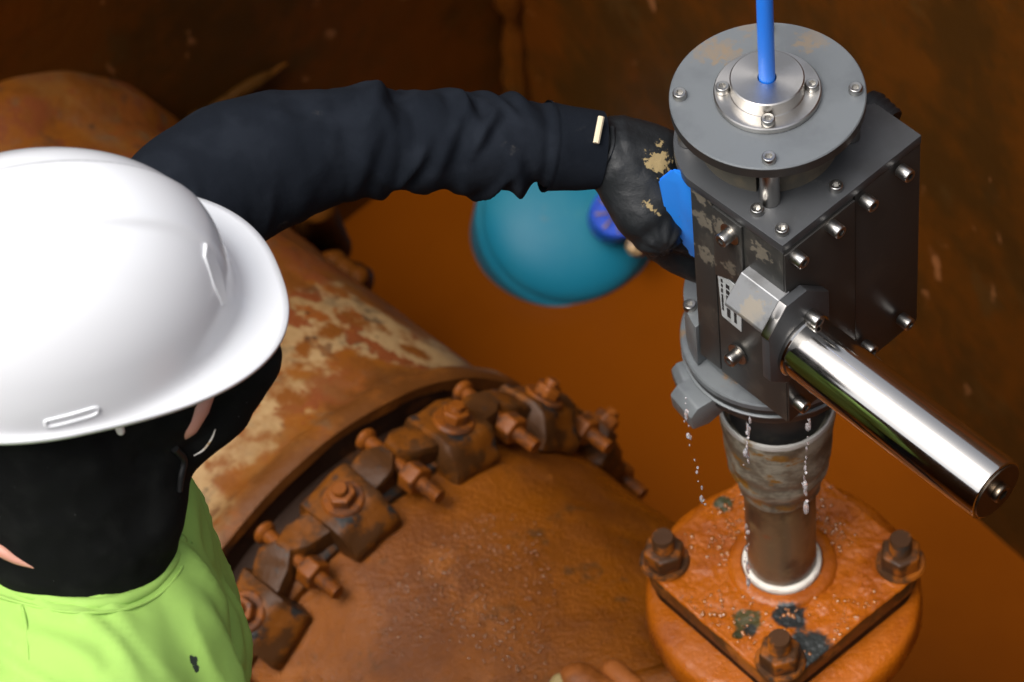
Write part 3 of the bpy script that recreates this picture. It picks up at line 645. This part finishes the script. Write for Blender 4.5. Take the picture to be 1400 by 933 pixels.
# blue lever blade at the left rear edge
bm = bmesh.new()
def edge_dep(py):                      # distance of the box's rear left edge at this height
    e_ = bx(0, .1075, 0); return (Vector((e_.x, e_.y, .615 - (py - 250) * .00098)) - CP).dot(F_)
vb = [und(x, y, edge_dep(y) + d) for x, y, d in ((900, 246, .020), (919, 231, .018), (940, 234, .018), (972, 250, .024), (978, 356, .024), (946, 352, .020), (923, 322, .020), (909, 288, .020))]
cb = sum(vb, Vector()) / len(vb); vn = (CP - cb).normalized()
outer_ = [bm.verts.new(v) for v in vb]; back_ = [bm.verts.new(v - vn * .022) for v in vb]
inn_ = [bm.verts.new(cb + (v - cb) * .72 + vn * .007 + Vector((.008, 0, 0))) for v in vb]
nn = len(vb)
bm.faces.new(inn_); bm.faces.new(back_[::-1])
for i in range(nn):
    j = (i + 1) % nn; bm.faces.new((outer_[i], outer_[j], inn_[j], inn_[i])); bm.faces.new((back_[i], back_[j], outer_[j], outer_[i]))
bmesh.ops.bevel(bm, geom=list(bm.edges), offset=.0014, segments=2, affect='EDGES')
OB('blue_lever', bm, m_blue, dev, ang=25)

cable = thing('blue_cable', 'straight bright blue cable rising from the steel gland', 'cable', (0, 0, ZD + .012))
bm = bmesh.new(); lathe(bm, [(0, ZD + .0104)] + [(.0068, ZD + .0104 + .04 * k) for k in range(28)] + [(0, ZD + 1.1)], ID, 28); OB('sheath', bm, m_cable, cable)

# ------------------------------------------------------------------ teal bowl afloat
bc = unz(776, 300, WZ + .05)
bowl = thing('plastic_bowl', 'upturned teal plastic bowl floating below the worker\'s forearm', 'bowl', (bc.x, bc.y, WZ))
TB = Matrix.Translation(bc) @ Matrix.Rotation(radians(24), 4, 'X') @ Matrix.Rotation(radians(9), 4, 'Y')
bm = bmesh.new(); R0 = .121
lathe(bm, [(R0 * .97, -.13), (R0 * 1.0, -.055), (R0 * 1.0, -.022), (R0 * .992, -.010), (R0 * .968, -.004), (R0 * .952, -.003), (R0 * .940, .002)] + [(R0 * .940 * cos(t), .002 + .046 * sin(t) ** 1.1) for t in [k / 16 * pi / 2 for k in range(1, 16)]] + [(0, .048)], TB, 96)
OB('bowl_shell', bm, m_teal, bowl, ang=50)
hb = unz(842, 292, WZ + .118); MHb = frame(hb, (1, 0, 0), (.15, -.45, .9))
bm = bmesh.new(); lathe(bm, [(.0, -.03), (.033, -.03), (.033, .004), (.031, .006), (.028, .006), (.027, .003), (.0, .003)], MHb, 40)
hub = OB('drain_hub', bm, m_hubblue, bowl)
for k in range(8):
    bm = bmesh.new(); box(bm, .006, .028, -.0014, .0014, .002, .007, MHb @ Matrix.Rotation(k * pi / 4, 4, 'Z'), .0005); OB('rib', bm, m_brass, hub)
bm = bmesh.new(); lathe(bm, [(.010, .002), (.013, .006), (.016, .006), (.017, .002)], MHb, 32); OB('inner_ring', bm, m_hubblue, hub)
mb_ = frame(unz(869, 337, WZ + .09), (1, 0, 0), (-.3, -.5, .8))
bm = bmesh.new(); prism(bm, ngon(6, .013), -.02, .006, mb_, .0015); lathe(bm, bev_cyl(.007, .005, .014, .001), mb_ , 20); jitter(bm, .001, 80, 1); OB('brass_plug', bm, m_brass, bowl)

# ------------------------------------------------------------------ mud lumps by the left wall
mc = cylhit(478, 372, .30)
bm = bmesh.new()
for px, py, r in ((490, 380, .012), (470, 372, .016), (455, 362, .018)): capsule(bm, unz(px, py, -.33), unz(px + 4, py + 6, -.45), r, r * 1.4)
jitter(bm, .006, 30, 4); tag(OB('mud_clump', bm, m_wall), 'small orange mud clump against the far side of the big pipe', 'mud')
bm = bmesh.new()
capsule(bm, unz(428, 285, -.30), unz(445, 330, -.45), .022, .03); jitter(bm, .008, 28, 9)
tag(OB('mud_clump', bm, m_wall), 'orange mud lump on the dark wall just below the sleeve', 'mud')

# ------------------------------------------------------------------ water drips
bm = bmesh.new(); bmesh.ops.create_icosphere(bm, subdivisions=3, radius=1)
for v in bm.verts: v.co *= 1 + .14 * noise.noise(v.co * 1.6)
me_drop = to_mesh('drop', bm, m_drop, 0)
random.seed(31)
def drip(line, label, n, burst=()):
    """irregular string of drops falling along a line of (px, py, distance)"""
    t = thing('water_drip', label, 'water drip', und(*line[0]), 'water dripping from the valve')
    for k in range(n):
        f = (k + random.uniform(-.45, .45)) / n * (len(line) - 1); f = max(0, min(len(line) - 1.001, f)); i = int(f); f -= i
        a, b = line[i], line[i + 1]; px, py, d = (a[q] * (1 - f) + b[q] * f for q in range(3))
        r = random.choice((.0007, .0009, .0012, .0017, .0024)) * random.uniform(.8, 1.2); l = random.choice((1.0, 1.5, 2.2, 3.6))
        OB('drop', me_drop, None, t, Matrix.Translation(und(px + random.gauss(0, 1.6), py, d)) @ Matrix.Rotation(random.uniform(0, 6), 4, 'Z') @ Matrix.Rotation(random.uniform(-.25, .25), 4, 'X') @ Matrix.Diagonal((r, r * random.uniform(.6, 1), r * l, 1)))
    for px, py, d, r, l in burst:
        OB('drop', me_drop, None, t, Matrix.Translation(und(px, py, d)) @ Matrix.Rotation(px, 4, 'Z') @ Matrix.Diagonal((r, r * .75, r * l, 1)))
drip([(938, 545, 2.85), (939, 575, 2.87), (944, 612, 2.90), (953, 648, 2.91), (959, 682, 2.92), (964, 695, 2.93)], 'string of clear drops falling from the grey cam lug', 15, [(938, 568, 2.86, .0022, 3.2), (941, 596, 2.88, .0024, 1.4), (959, 682, 2.92, .0020, 2.2)])
drip([(1023, 575, 2.88), (1021, 610, 2.90), (1019, 640, 2.91)], 'thin stream of drops falling past the left side of the coupling rim', 11, [(1023, 588, 2.89, .0020, 4.5), (1019, 619, 2.90, .0028, 1.9)])
drip([(1021, 720, 3.12), (1021, 760, 3.15), (1023, 790, 3.17), (1027, 826, 3.20)], 'wet stream running down the pipe to the white gasket', 14, [(1022, 775, 3.15, .0022, 4), (1023, 797, 3.17, .0026, 2.2)])
drip([(1107, 572, 2.90), (1103, 607, 2.91), (1101, 640, 2.92), (1100, 668, 2.92), (1102, 705, 2.95)], 'broken stream of drops in front of the right side of the coupling', 16, [(1107, 580, 2.90, .0016, 5), (1101, 664, 2.92, .0030, 1.9), (1101, 640, 2.92, .0018, 1.8)])

# ------------------------------------------------------------------ worker
HC = Vector((-.5711, -.2639, .8426)); HF = Vector((.9539, .2297, -.1933)).normalized(); HL = Vector((-.2226, .9732, .0578)); HL = (HL - HF * HL.dot(HF)).normalized(); HU = HF.cross(HL)
def hh(f, l, u): return HC + HF * f + HL * l + HU * u
head = hh(-.012, 0, -.055); NB = Vector((-.600, -.300, .625))
shL = Vector((-.560, -.115, .590)); shR = Vector((-.585, -.465, .560))
elb = und(262, 232, 2.80); wri = und(815, 205, 2.878); hand = und(880, 255, 2.888)
pel = Vector((-.70, -.36, .10)); che = Vector((-.60, -.305, .44))
hipL = pel + Vector((.01, .10, -.03)); hipR = pel + Vector((-.01, -.10, -.03))
knL = Vector((-.64, -.24, -.34)); knR = Vector((-.66, -.49, -.34)); ftL = Vector((-.72, -.22, -.80)); ftR = Vector((-.74, -.50, -.80))
elR = Vector((-.54, -.52, .32)); haR = Vector((-.46, -.44, .12))
worker = thing('person', 'worker in white hard hat, black face cover and lime shirt reaching to the valve', 'person', (-.70, -.36, WZ))
skin_caps = [(head, head + HU * .02, .078, .080), (head, hh(.055, 0, -.10), .07, .048), (hh(.06, 0, -.09), hh(.055, 0, -.125), .04, .03), (head, NB, .055, .055), (NB, che, .06, .11),
             (che, pel, .12, .125), (NB, shL, .05, .045), (NB, shR + Vector((0, .02, -.03)), .045, .04), (shL, und(252, 290, 2.80), .040, .036), (und(252, 290, 2.80), und(330, 236, 2.815), .036, .034), (und(330, 236, 2.815), und(540, 195, 2.843), .033, .028), (und(540, 195, 2.843), wri, .028, .021), (shR + Vector((0, .01, -.02)), elR, .040, .034), (elR, haR, .030, .022),
             (hipL, knL, .075, .055), (knL, ftL, .05, .035), (hipR, knR, .075, .055), (knR, ftR, .05, .035), (ftL, ftL + Vector((.15, .03, -.02)), .04, .03), (ftR, ftR + Vector((.15, .03, -.02)), .04, .03)]
OB('body', blob(skin_caps, .008, 4), m_skin, worker, ang=0)
tr = [(pel + Vector((0, 0, .04)), hipL, .135, .10), (pel + Vector((0, 0, .04)), hipR, .135, .10), (hipL, knL, .088, .068), (knL, ftL + Vector((0, 0, .03)), .066, .052), (hipR, knR, .088, .068), (knR, ftR + Vector((0, 0, .03)), .066, .052)]
OB('trousers', blob(tr, .01, 3, lambda p, n: .006 * noise.noise(p * 18)), m_trouser, worker, ang=0)
# T-shirt
def shirt_fold(p, n):
    q = Vector((p.x * 9 + p.z * 5, p.y * 9, p.z * 5)); d = .0055 * noise.noise(q) + .0026 * noise.noise(p * 26)
    for o_, sx, am in ((0, 1, .0055), (9, .6, .004)):
        f = abs(noise.noise(Vector((p.x * 15 + p.z * 9 * sx, p.y * 13 - p.z * 6, p.z * 3 + p.x * 3)) + Vector((3 + o_, 1, 7)))); d += am * max(0, .20 - f) / .20
    return d
neck_low = NB + Vector((.008, -.004, -.045))
sh_caps = [(neck_low, che, .085, .128), (che, pel + Vector((.03, 0, .02)), .126, .145), (neck_low, shL + Vector((0, -.02, -.03)), .072, .055), (neck_low, shR + Vector((0, .02, -.005)), .085, .092), (shL + Vector((0, 0, -.02)), shL.lerp(elb, .25), .056, .056),
           (shR, shR.lerp(elR, .75), .078, .072), (che + Vector((.030, .07, -.03)), che + Vector((.022, -.08, 0)), .080, .082), (neck_low + Vector((.040, .030, .0)), che + Vector((.035, .05, -.02)), .062, .075),
           (neck_low + Vector((.03, -.05, -.02)), shR + Vector((.035, .06, -.03)), .082, .082), (neck_low + Vector((.03, -.08, -.05)), che + Vector((.035, -.09, 0)), .07, .08)]
shirt = OB('t_shirt', blob(sh_caps, .005, 14, shirt_fold), m_shirt, worker, ang=0)
# lower edge of the knit and collar band
def loop(pts, n): 
    return spline(list(pts) + [pts[0]], n)
# balaclava / neck gaiter
bal_caps = [(head, head + HU * .03, .085, .085), (head, hh(.075, -.015, -.085), .080, .066), (hh(.07, -.015, -.085), hh(.075, -.03, -.125), .060, .052), (hh(.09, -.015, -.065), hh(.150, -.030, -.066), .050, .033), (hh(.150, -.030, -.066), hh(.128, -.036, -.105), .033, .032), (hh(.128, -.036, -.105), hh(.09, -.036, -.135), .034, .040),
            (head + Vector((.01, -.01, -.02)), NB + Vector((.022, -.012, .02)), .078, .080), (NB + Vector((.022, -.012, .02)), NB + Vector((.018, -.012, -.026)), .080, .078), (hh(.06, -.02, -.11), NB + Vector((.055, -.018, .035)), .06, .055)]
s0, s1 = und(252, 606, 2.515), und(292, 536, 2.505)
bmb = blob(bal_caps, .0035, 6, lambda p, n: .0018 * noise.noise(Vector((p.x * 14, p.y * 14, p.z * 34))) + .0007 * noise.noise(p * 70))
OB('balaclava', bmb, m_bal, worker, ang=0)
def near_bal(px, py, lift=.0015):
    """point on the knit seen at this pixel, lifted a little towards the viewer"""
    d = (F_ * FPX + R_ * (px - 700) + U_ * (466.5 - py)).normalized()
    ok, loc, nrm, idx = bal_o.ray_cast(CP, d)
    return (loc + nrm * lift) if ok else und(px, py, 2.53)
bpy.context.view_layer.update()
class BV: pass
from mathutils.bvhtree import BVHTree
bo = bpy.data.objects['balaclava']
bvh = BVHTree.FromPolygons([v.co.copy() for v in bo.data.vertices], [tuple(p.vertices) for p in bo.data.polygons])
def on_bal(px, py, lift=.001):
    d = (F_ * FPX + R_ * (px - 700) + U_ * (466.5 - py)).normalized()
    loc, nrm, i, dist = bvh.ray_cast(CP, d)
    return loc + nrm * lift if loc else und(px, py, 2.53)
def patch_strip(name, px_pts, widths, m, parent, lift=.0012, thick=.004):
    """soft raised strip following the knit"""
    P = [on_bal(x, y, lift) for x, y in px_pts]; bm = bmesh.new(); path = spline(P, 24)
    n = len(widths) - 1
    def rad(t):
        k = min(int(t * n), n - 1); f = t * n - k; return widths[k] * (1 - f) + widths[k + 1] * f
    sweep(bm, path, rad, 14, up=(CP - P[0]).normalized())
    return OB(name, bm, m, parent, ang=60)
# skin seen in the eye slit (flattened rounded strip), spectacle strap, white tube standing for a glint on the lens
patch_strip('cheek', [(252, 606), (262, 588), (276, 560), (288, 535)], [.0015, .007, .0085, .006], m_skin, worker, -.003)
patch_strip('nape_skin', [(-25, 735), (0, 752), (22, 766), (46, 777)], [.008, .006, .004, .0012], m_skin, worker, -.001)
m_glass = Mat('black_plastic', (.012, .012, .012), .45, spec=.2).done()
spec = patch_strip('spectacle_arm', [(244, 672), (246, 650), (250, 628), (238, 612)], [.0022, .003, .0028, .003], m_glass, worker, .001)
patch_strip('lens_glint', [(264, 622), (277, 614), (288, 600), (294, 586)], [.0004, .0009, .0009, .0004], m_white, worker, .0012)  # reflection on the spectacles, modelled as a thin white tube
# collar band of the shirt just under the knit
tb = bpy.data.objects['t_shirt'].data
tbv = BVHTree.FromPolygons([v.co.copy() for v in tb.vertices], [tuple(p.vertices) for p in tb.polygons])
def on_shirt(px, py, lift=0):
    d = (F_ * FPX + R_ * (px - 700) + U_ * (466.5 - py)).normalized()
    loc, nrm, i, dist = tbv.ray_cast(CP, d)
    return (loc + nrm * lift) if loc else und(px, py, 2.6)
for px, py, rr in ((265, 904, .0045), (268, 914, .0040)): ms_.patch(on_shirt(px, py), rr, (.03, .04, .03), .8, sc=190, ragged=1.2)
ms_.done()
def seam(name, pix, r, lift, n=60):
    bm = bmesh.new(); sweep(bm, spline([on_shirt(x, y, lift) for x, y in pix], n), r, 10); return OB(name, bm, m_shirt, shirt, ang=0)
seam('collar', [(-60, 778), (-20, 795), (40, 812), (100, 822), (160, 820), (205, 803), (236, 768), (250, 735)], .0052, -.0022)
seam('collar_seam', [(-60, 790), (-20, 809), (40, 827), (100, 837), (166, 834), (215, 815), (248, 778), (262, 742)], .0014, -.0004)
seam('shoulder_seam', [(30, 828), (36, 860), (38, 900), (42, 950)], .0015, -.0004, 24)
# hard hat
def hat_bm():
    bm = bmesh.new(); NT, ND, NBR = 200, 44, 22
    h_ = .1235
    def base(t):
        c, s = cos(t), sin(t); return Vector(((.146 if c > 0 else .142) * c, .1062 * s))
    def edge(t):
        c, s = cos(t), sin(t); sg = 1 if s > 0 else -1
        if c > 0: return Vector((.1865 * c ** .79, .1118 * sg * abs(s) ** .79))
        return Vector((.155 * c, .1118 * sg * abs(s) ** .90))
    def rise(p, rho):
        z = h_ * max(0, 1 - rho ** 2.15) ** .52
        fade = max(0, min(1, (1 - rho) / .14)); y = abs(p.y)
        z += .0050 * fade / (1 + math.exp((y - .031 + .006 * p.x / .14) / .0009))
        z += .0012 * fade / (1 + math.exp((y - .060) / .0030)); return z
    top = bm.verts.new(hh(0, 0, rise(Vector((0, 0)), 0))); cols = []
    for i in range(NT):
        t = 2 * pi * i / NT; B, E = base(t), edge(t); col = []
        for k in range(1, ND + 1):
            rho = sin(k / ND * pi / 2) * .955; P = B * rho; col.append(Vector((P.x, P.y, rise(P, rho))))
        tan = (col[-1] - col[-3]).normalized(); P0 = col[-1]; out = (E - Vector((P0.x, P0.y))); g = out.length; o3 = Vector((out.x, out.y, 0)).normalized()
        c = max(0, cos(t)); P3 = Vector((E.x, E.y, -.010 - .001 * c * c + .002 * (sin(t) ** 2)))
        drop = P0.z - P3.z
        c = max(0, min(1, (c - .15) / .6)); P1 = P0 + tan * min(drop * (.80 + .17 * c), .036); P2 = P3 - o3 * (g * (.62 + .33 * c)) + Vector((0, 0, .008 * min(1, g / .03) * (1 - .5 * c)))
        for k in range(1, NBR + 1):
            f = k / NBR; col.append(P0 * (1 - f) ** 3 + P1 * 3 * f * (1 - f) ** 2 + P2 * 3 * f * f * (1 - f) + P3 * f ** 3)
        col.append(P3 + o3 * .0008 + Vector((0, 0, -.0035)))
        cols.append([bm.verts.new(hh(q.x, q.y, q.z)) for q in col])
    for i in range(NT):
        A, B = cols[i], cols[(i + 1) % NT]
        bm.faces.new((top, A[0], B[0]))
        for k in range(len(A) - 1): bm.faces.new((A[k], A[k + 1], B[k + 1], B[k]))
    return bm
hat = OB('hard_hat', hat_bm(), m_hat, worker, ang=0)
so = hat.modifiers.new('shell', 'SOLIDIFY'); so.thickness = .0028; so.offset = -1
hbv = None
def hat_bvh():
    me = hat.data
    return BVHTree.FromPolygons([v.co.copy() for v in me.vertices], [tuple(p.vertices) for p in me.polygons])
hbv = hat_bvh()
def on_hat(px, py, lift=0):
    d = (F_ * FPX + R_ * (px - 700) + U_ * (466.5 - py)).normalized(); loc, nrm, i, dist = hbv.ray_cast(CP, d)
    if loc is None: return und(px, py, 2.49), -d
    if nrm.dot(d) > 0: nrm = -nrm
    return loc + nrm * lift, nrm
def raised(name, pix, h=.0015, close=True, bev=.0006):
    P = [on_hat(*q) for q in pix]; bm = bmesh.new()
    # subdivide edges to follow the shell
    a = [bm.verts.new(p + n * h) for p, n in P]; b = [bm.verts.new(p - n * .002) for p, n in P]
    n = len(P); bm.faces.new(a); bm.faces.new(b[::-1])
    for i in range(n): bm.faces.new((a[i], b[i], b[(i + 1) % n], a[(i + 1) % n]))
    bmesh.ops.bevel(bm, geom=[e for e in bm.edges if e.verts[0] in a and e.verts[1] in a], offset=bev, segments=2, affect='EDGES')
    return OB(name, bm, m_hat, hat)
def hat_tube(name, pix, r):
    P = [on_hat(x, y, r * .2)[0] for x, y in pix]; bm = bmesh.new(); sweep(bm, spline(P, 30), r, 8, up=HU); return OB(name, bm, m_hat, hat)
slot = hat_tube('accessory_slot', [(62, 575), (66, 583), (98, 576), (130, 566), (131, 557), (98, 566), (62, 575)], .0014)
raised('lamp_bracket', [(280, 332), (291, 346), (301, 376), (309, 416), (303, 418), (291, 392), (278, 352)], .0018)
bm = bmesh.new(); capsule(bm, und(163, 584, 2.492), und(165, 590, 2.494), .0035, .003); OB('strap_clip', bm, m_white, hat)

# sleeve
sp = [shL + Vector((-.01, -.01, 0)), und(222, 350, 2.79), und(252, 288, 2.80), und(330, 234, 2.815), und(440, 203, 2.83), und(540, 194, 2.843), und(640, 196, 2.856), und(730, 198, 2.868), und(812, 204, 2.880)]
path = spline(sp, 170)
KEYS = [(0, .064), (.12, .064), (.25, .060), (.375, .0585), (.50, .0490), (.625, .0452), (.75, .0430), (.875, .0362), (.95, .0340), (1, .0325)]
def krad(t):
    for (a, ra), (b, rb) in zip(KEYS, KEYS[1:]):
        if t <= b: return ra + (rb - ra) * (t - a) / (b - a)
    return KEYS[-1][1]
random.seed(11)
FOLDS = []
for k in range(17):        # long slanting drapes of the upper arm
    FOLDS.append((random.uniform(.14, .60), random.uniform(0, 2 * pi), random.choice((-1, 1)) * random.uniform(.03, .09), random.uniform(.010, .022), random.uniform(.5, 1.1), random.uniform(.003, .0065)))
for k in range(22):        # bunched folds towards the cuff
    FOLDS.append((random.uniform(.58, .88), random.uniform(0, 2 * pi), random.choice((-1, 1, 1)) * random.uniform(.015, .055), random.uniform(.009, .017), random.uniform(.45, .95), random.uniform(.006, .012)))
def folds(t, a, p):
    d = 0
    for t0, ph, sl, wd, sp_, am in FOLDS:
        da = (a - ph + pi) % (2 * pi) - pi
        if abs(da) > sp_ * 1.6: continue
        x = (t - t0 - sl * da) / wd
        if abs(x) > 3: continue
        d += am * (math.exp(-x * x) - .45 * math.exp(-(x - 1.5) ** 2)) * math.exp(-(da / sp_) ** 2)
    d = max(-.010, min(.010, d))
    calm = 1 if t < .90 else max(.15, 1 - (t - .90) * 9)
    q = Vector((p.x * 26 + p.z * 14, p.y * 11 + 3, p.z * 9 - p.x * 6)); f = abs(noise.noise(q) + .35 * noise.noise(q * 2.1))
    cr = -.0042 * max(0, .13 - f) / .13
    return (d * (.55 if t < .5 else 1) + cr * max(.25, min(1, (t - .35) * 3))) * calm + .0045 * noise.noise(p * 13) + .0018 * noise.noise(p * 34)
bm = bmesh.new(); sweep(bm, path, krad, 120, disp=folds)
for f in [f for f in bm.faces if len(f.verts) > 4]: bm.faces.remove(f)
for _ in range(3): bmesh.ops.smooth_vert(bm, verts=bm.verts, factor=.5, use_axis_x=True, use_axis_y=True, use_axis_z=True)
OB('sleeve', bm, m_sleeve, worker, ang=0)
# cuff: separate band with a stitched edge
bm = bmesh.new(); cp = [path[-18], path[-13], path[-8], path[-4], path[-1] + (path[-1] - path[-4]) * .55]
sweep(bm, spline(cp, 30), lambda t: .0375 - .0045 * t + (.0012 if t < .05 else 0), 64, disp=lambda t, a, p: .0010 * noise.noise(p * 45) + .0012 * sin(a * 3 + t * 2), caps=False)
OB('cuff', bm, m_sleeve, worker, ang=0)
# glove
def gp(px, py, d): return und(px, py, d)
wr = gp(806, 204, 2.882)
g_caps = [(wr, gp(845, 215, 2.885), .027, .029), (gp(845, 212, 2.885), gp(893, 222, 2.890), .029, .026), (gp(845, 222, 2.885), gp(893, 268, 2.890), .030, .030), (gp(850, 232, 2.885), gp(880, 290, 2.888), .027, .027), (gp(868, 262, 2.888), gp(897, 315, 2.890), .026, .022),
          (gp(845, 196, 2.888), gp(900, 204, 2.892), .024, .020), (gp(893, 204, 2.89), gp(922, 206, 2.900), .020, .017), (gp(922, 206, 2.900), gp(960, 222, 2.93), .016, .014), (gp(955, 228, 2.925), gp(990, 240, 2.95), .013, .011),
          (gp(895, 245, 2.892), gp(925, 262, 2.905), .015, .014), (gp(925, 262, 2.905), gp(965, 280, 2.935), .014, .012), (gp(965, 280, 2.935), gp(1000, 290, 2.955), .012, .0105),
          (gp(897, 275, 2.893), gp(925, 295, 2.905), .0145, .0135), (gp(925, 295, 2.905), gp(962, 312, 2.935), .0135, .012), (gp(962, 312, 2.935), gp(990, 318, 2.95), .012, .010),
          (gp(890, 300, 2.893), gp(920, 322, 2.905), .0135, .012), (gp(920, 322, 2.905), gp(952, 338, 2.93), .012, .011), (gp(952, 338, 2.93), gp(975, 342, 2.945), .011, .0095),
          (gp(872, 290, 2.895), gp(900, 328, 2.925), .021, .018), (gp(900, 328, 2.925), gp(928, 350, 2.938), .0175, .016), (gp(928, 350, 2.938), gp(956, 368, 2.948), .016, .013)]
gth = gp(905, 335, 2.90)
def glove_fold(p, n):
    d = .0009 * noise.noise(p * 38) + .0004 * noise.noise(p * 110)
    v = p - gth; k = math.exp(-(v.length / .030) ** 2)          # pleats running out from the root of the thumb
    ang = atan2(v.z * .8 + v.y * .5, v.x); d += k * .0016 * sin(ang * 11 + 2 * noise.noise(p * 30))
    w = p - wr; k2 = math.exp(-(w.length / .030) ** 2); d += k2 * .0014 * sin(w.x * 420 + 2.5 * noise.noise(p * 25))
    return d
OB('glove', blob(g_caps, .0024, 5, glove_fold), m_glove, worker, ang=0)
a0_, a1_ = shR.lerp(elR, .55), haR
bm = bmesh.new(); sweep(bm, spline([a0_, elR, elR.lerp(haR, .5) + Vector((0, 0, -.006)), haR], 80), lambda t: .056 - .022 * t, 60, disp=lambda t, a, p: .005 * noise.noise(p * 22) + .003 * noise.noise(p * 50))
OB('sleeve', bm, m_sleeve, worker, ang=0)
hd = (haR - elR).normalized(); sx_ = hd.cross(Vector((0, 0, 1))).normalized(); up_ = sx_.cross(hd)
hc = [(haR - hd * .02, haR + hd * .055, .030, .036), (haR + hd * .04 + sx_ * .02, haR + hd * .085 + sx_ * .022, .022, .018), (haR + hd * .04 - sx_ * .02, haR + hd * .085 - sx_ * .022, .022, .018), (haR + hd * .03 - sx_ * .03, haR + hd * .07 - sx_ * .052 - up_ * .01, .016, .014), (haR + hd * .07 - sx_ * .052 - up_ * .01, haR + hd * .095 - sx_ * .050 - up_ * .025, .014, .011)]
for k, L_ in zip((-1.5, -.5, .5, 1.5), (.040, .046, .043, .033)):
    b0 = haR + hd * .09 + sx_ * (.0165 * k); b1 = b0 + hd * L_ * .8 - up_ * .012; b2 = b1 + hd * L_ * .35 - up_ * L_ * .6
    hc += [(b0, b1, .0125, .0115), (b1, b2, .0115, .0095)]
OB('glove', blob(hc, .003, 4), m_glove, worker, ang=0)
bm = bmesh.new(); A = gp(822, 160, 2.846); B = gp(815, 196, 2.842)
sweep(bm, spline([A, A.lerp(B, .5), B], 8), .0028, 8); OB('cuff_tab', bm, m_tab, worker)
for k, (x0, y0, x1, y1, x2, y2) in enumerate(((829, 174, 830, 200, 815, 238), (837, 174, 836, 204, 817, 246))):
    bm = bmesh.new(); sweep(bm, spline([gp(x0, y0, 2.864), gp(x1, y1, 2.857), gp(x2, y2, 2.863)], 16), .0026, 8); OB('glove_fold', bm, m_glove, worker)
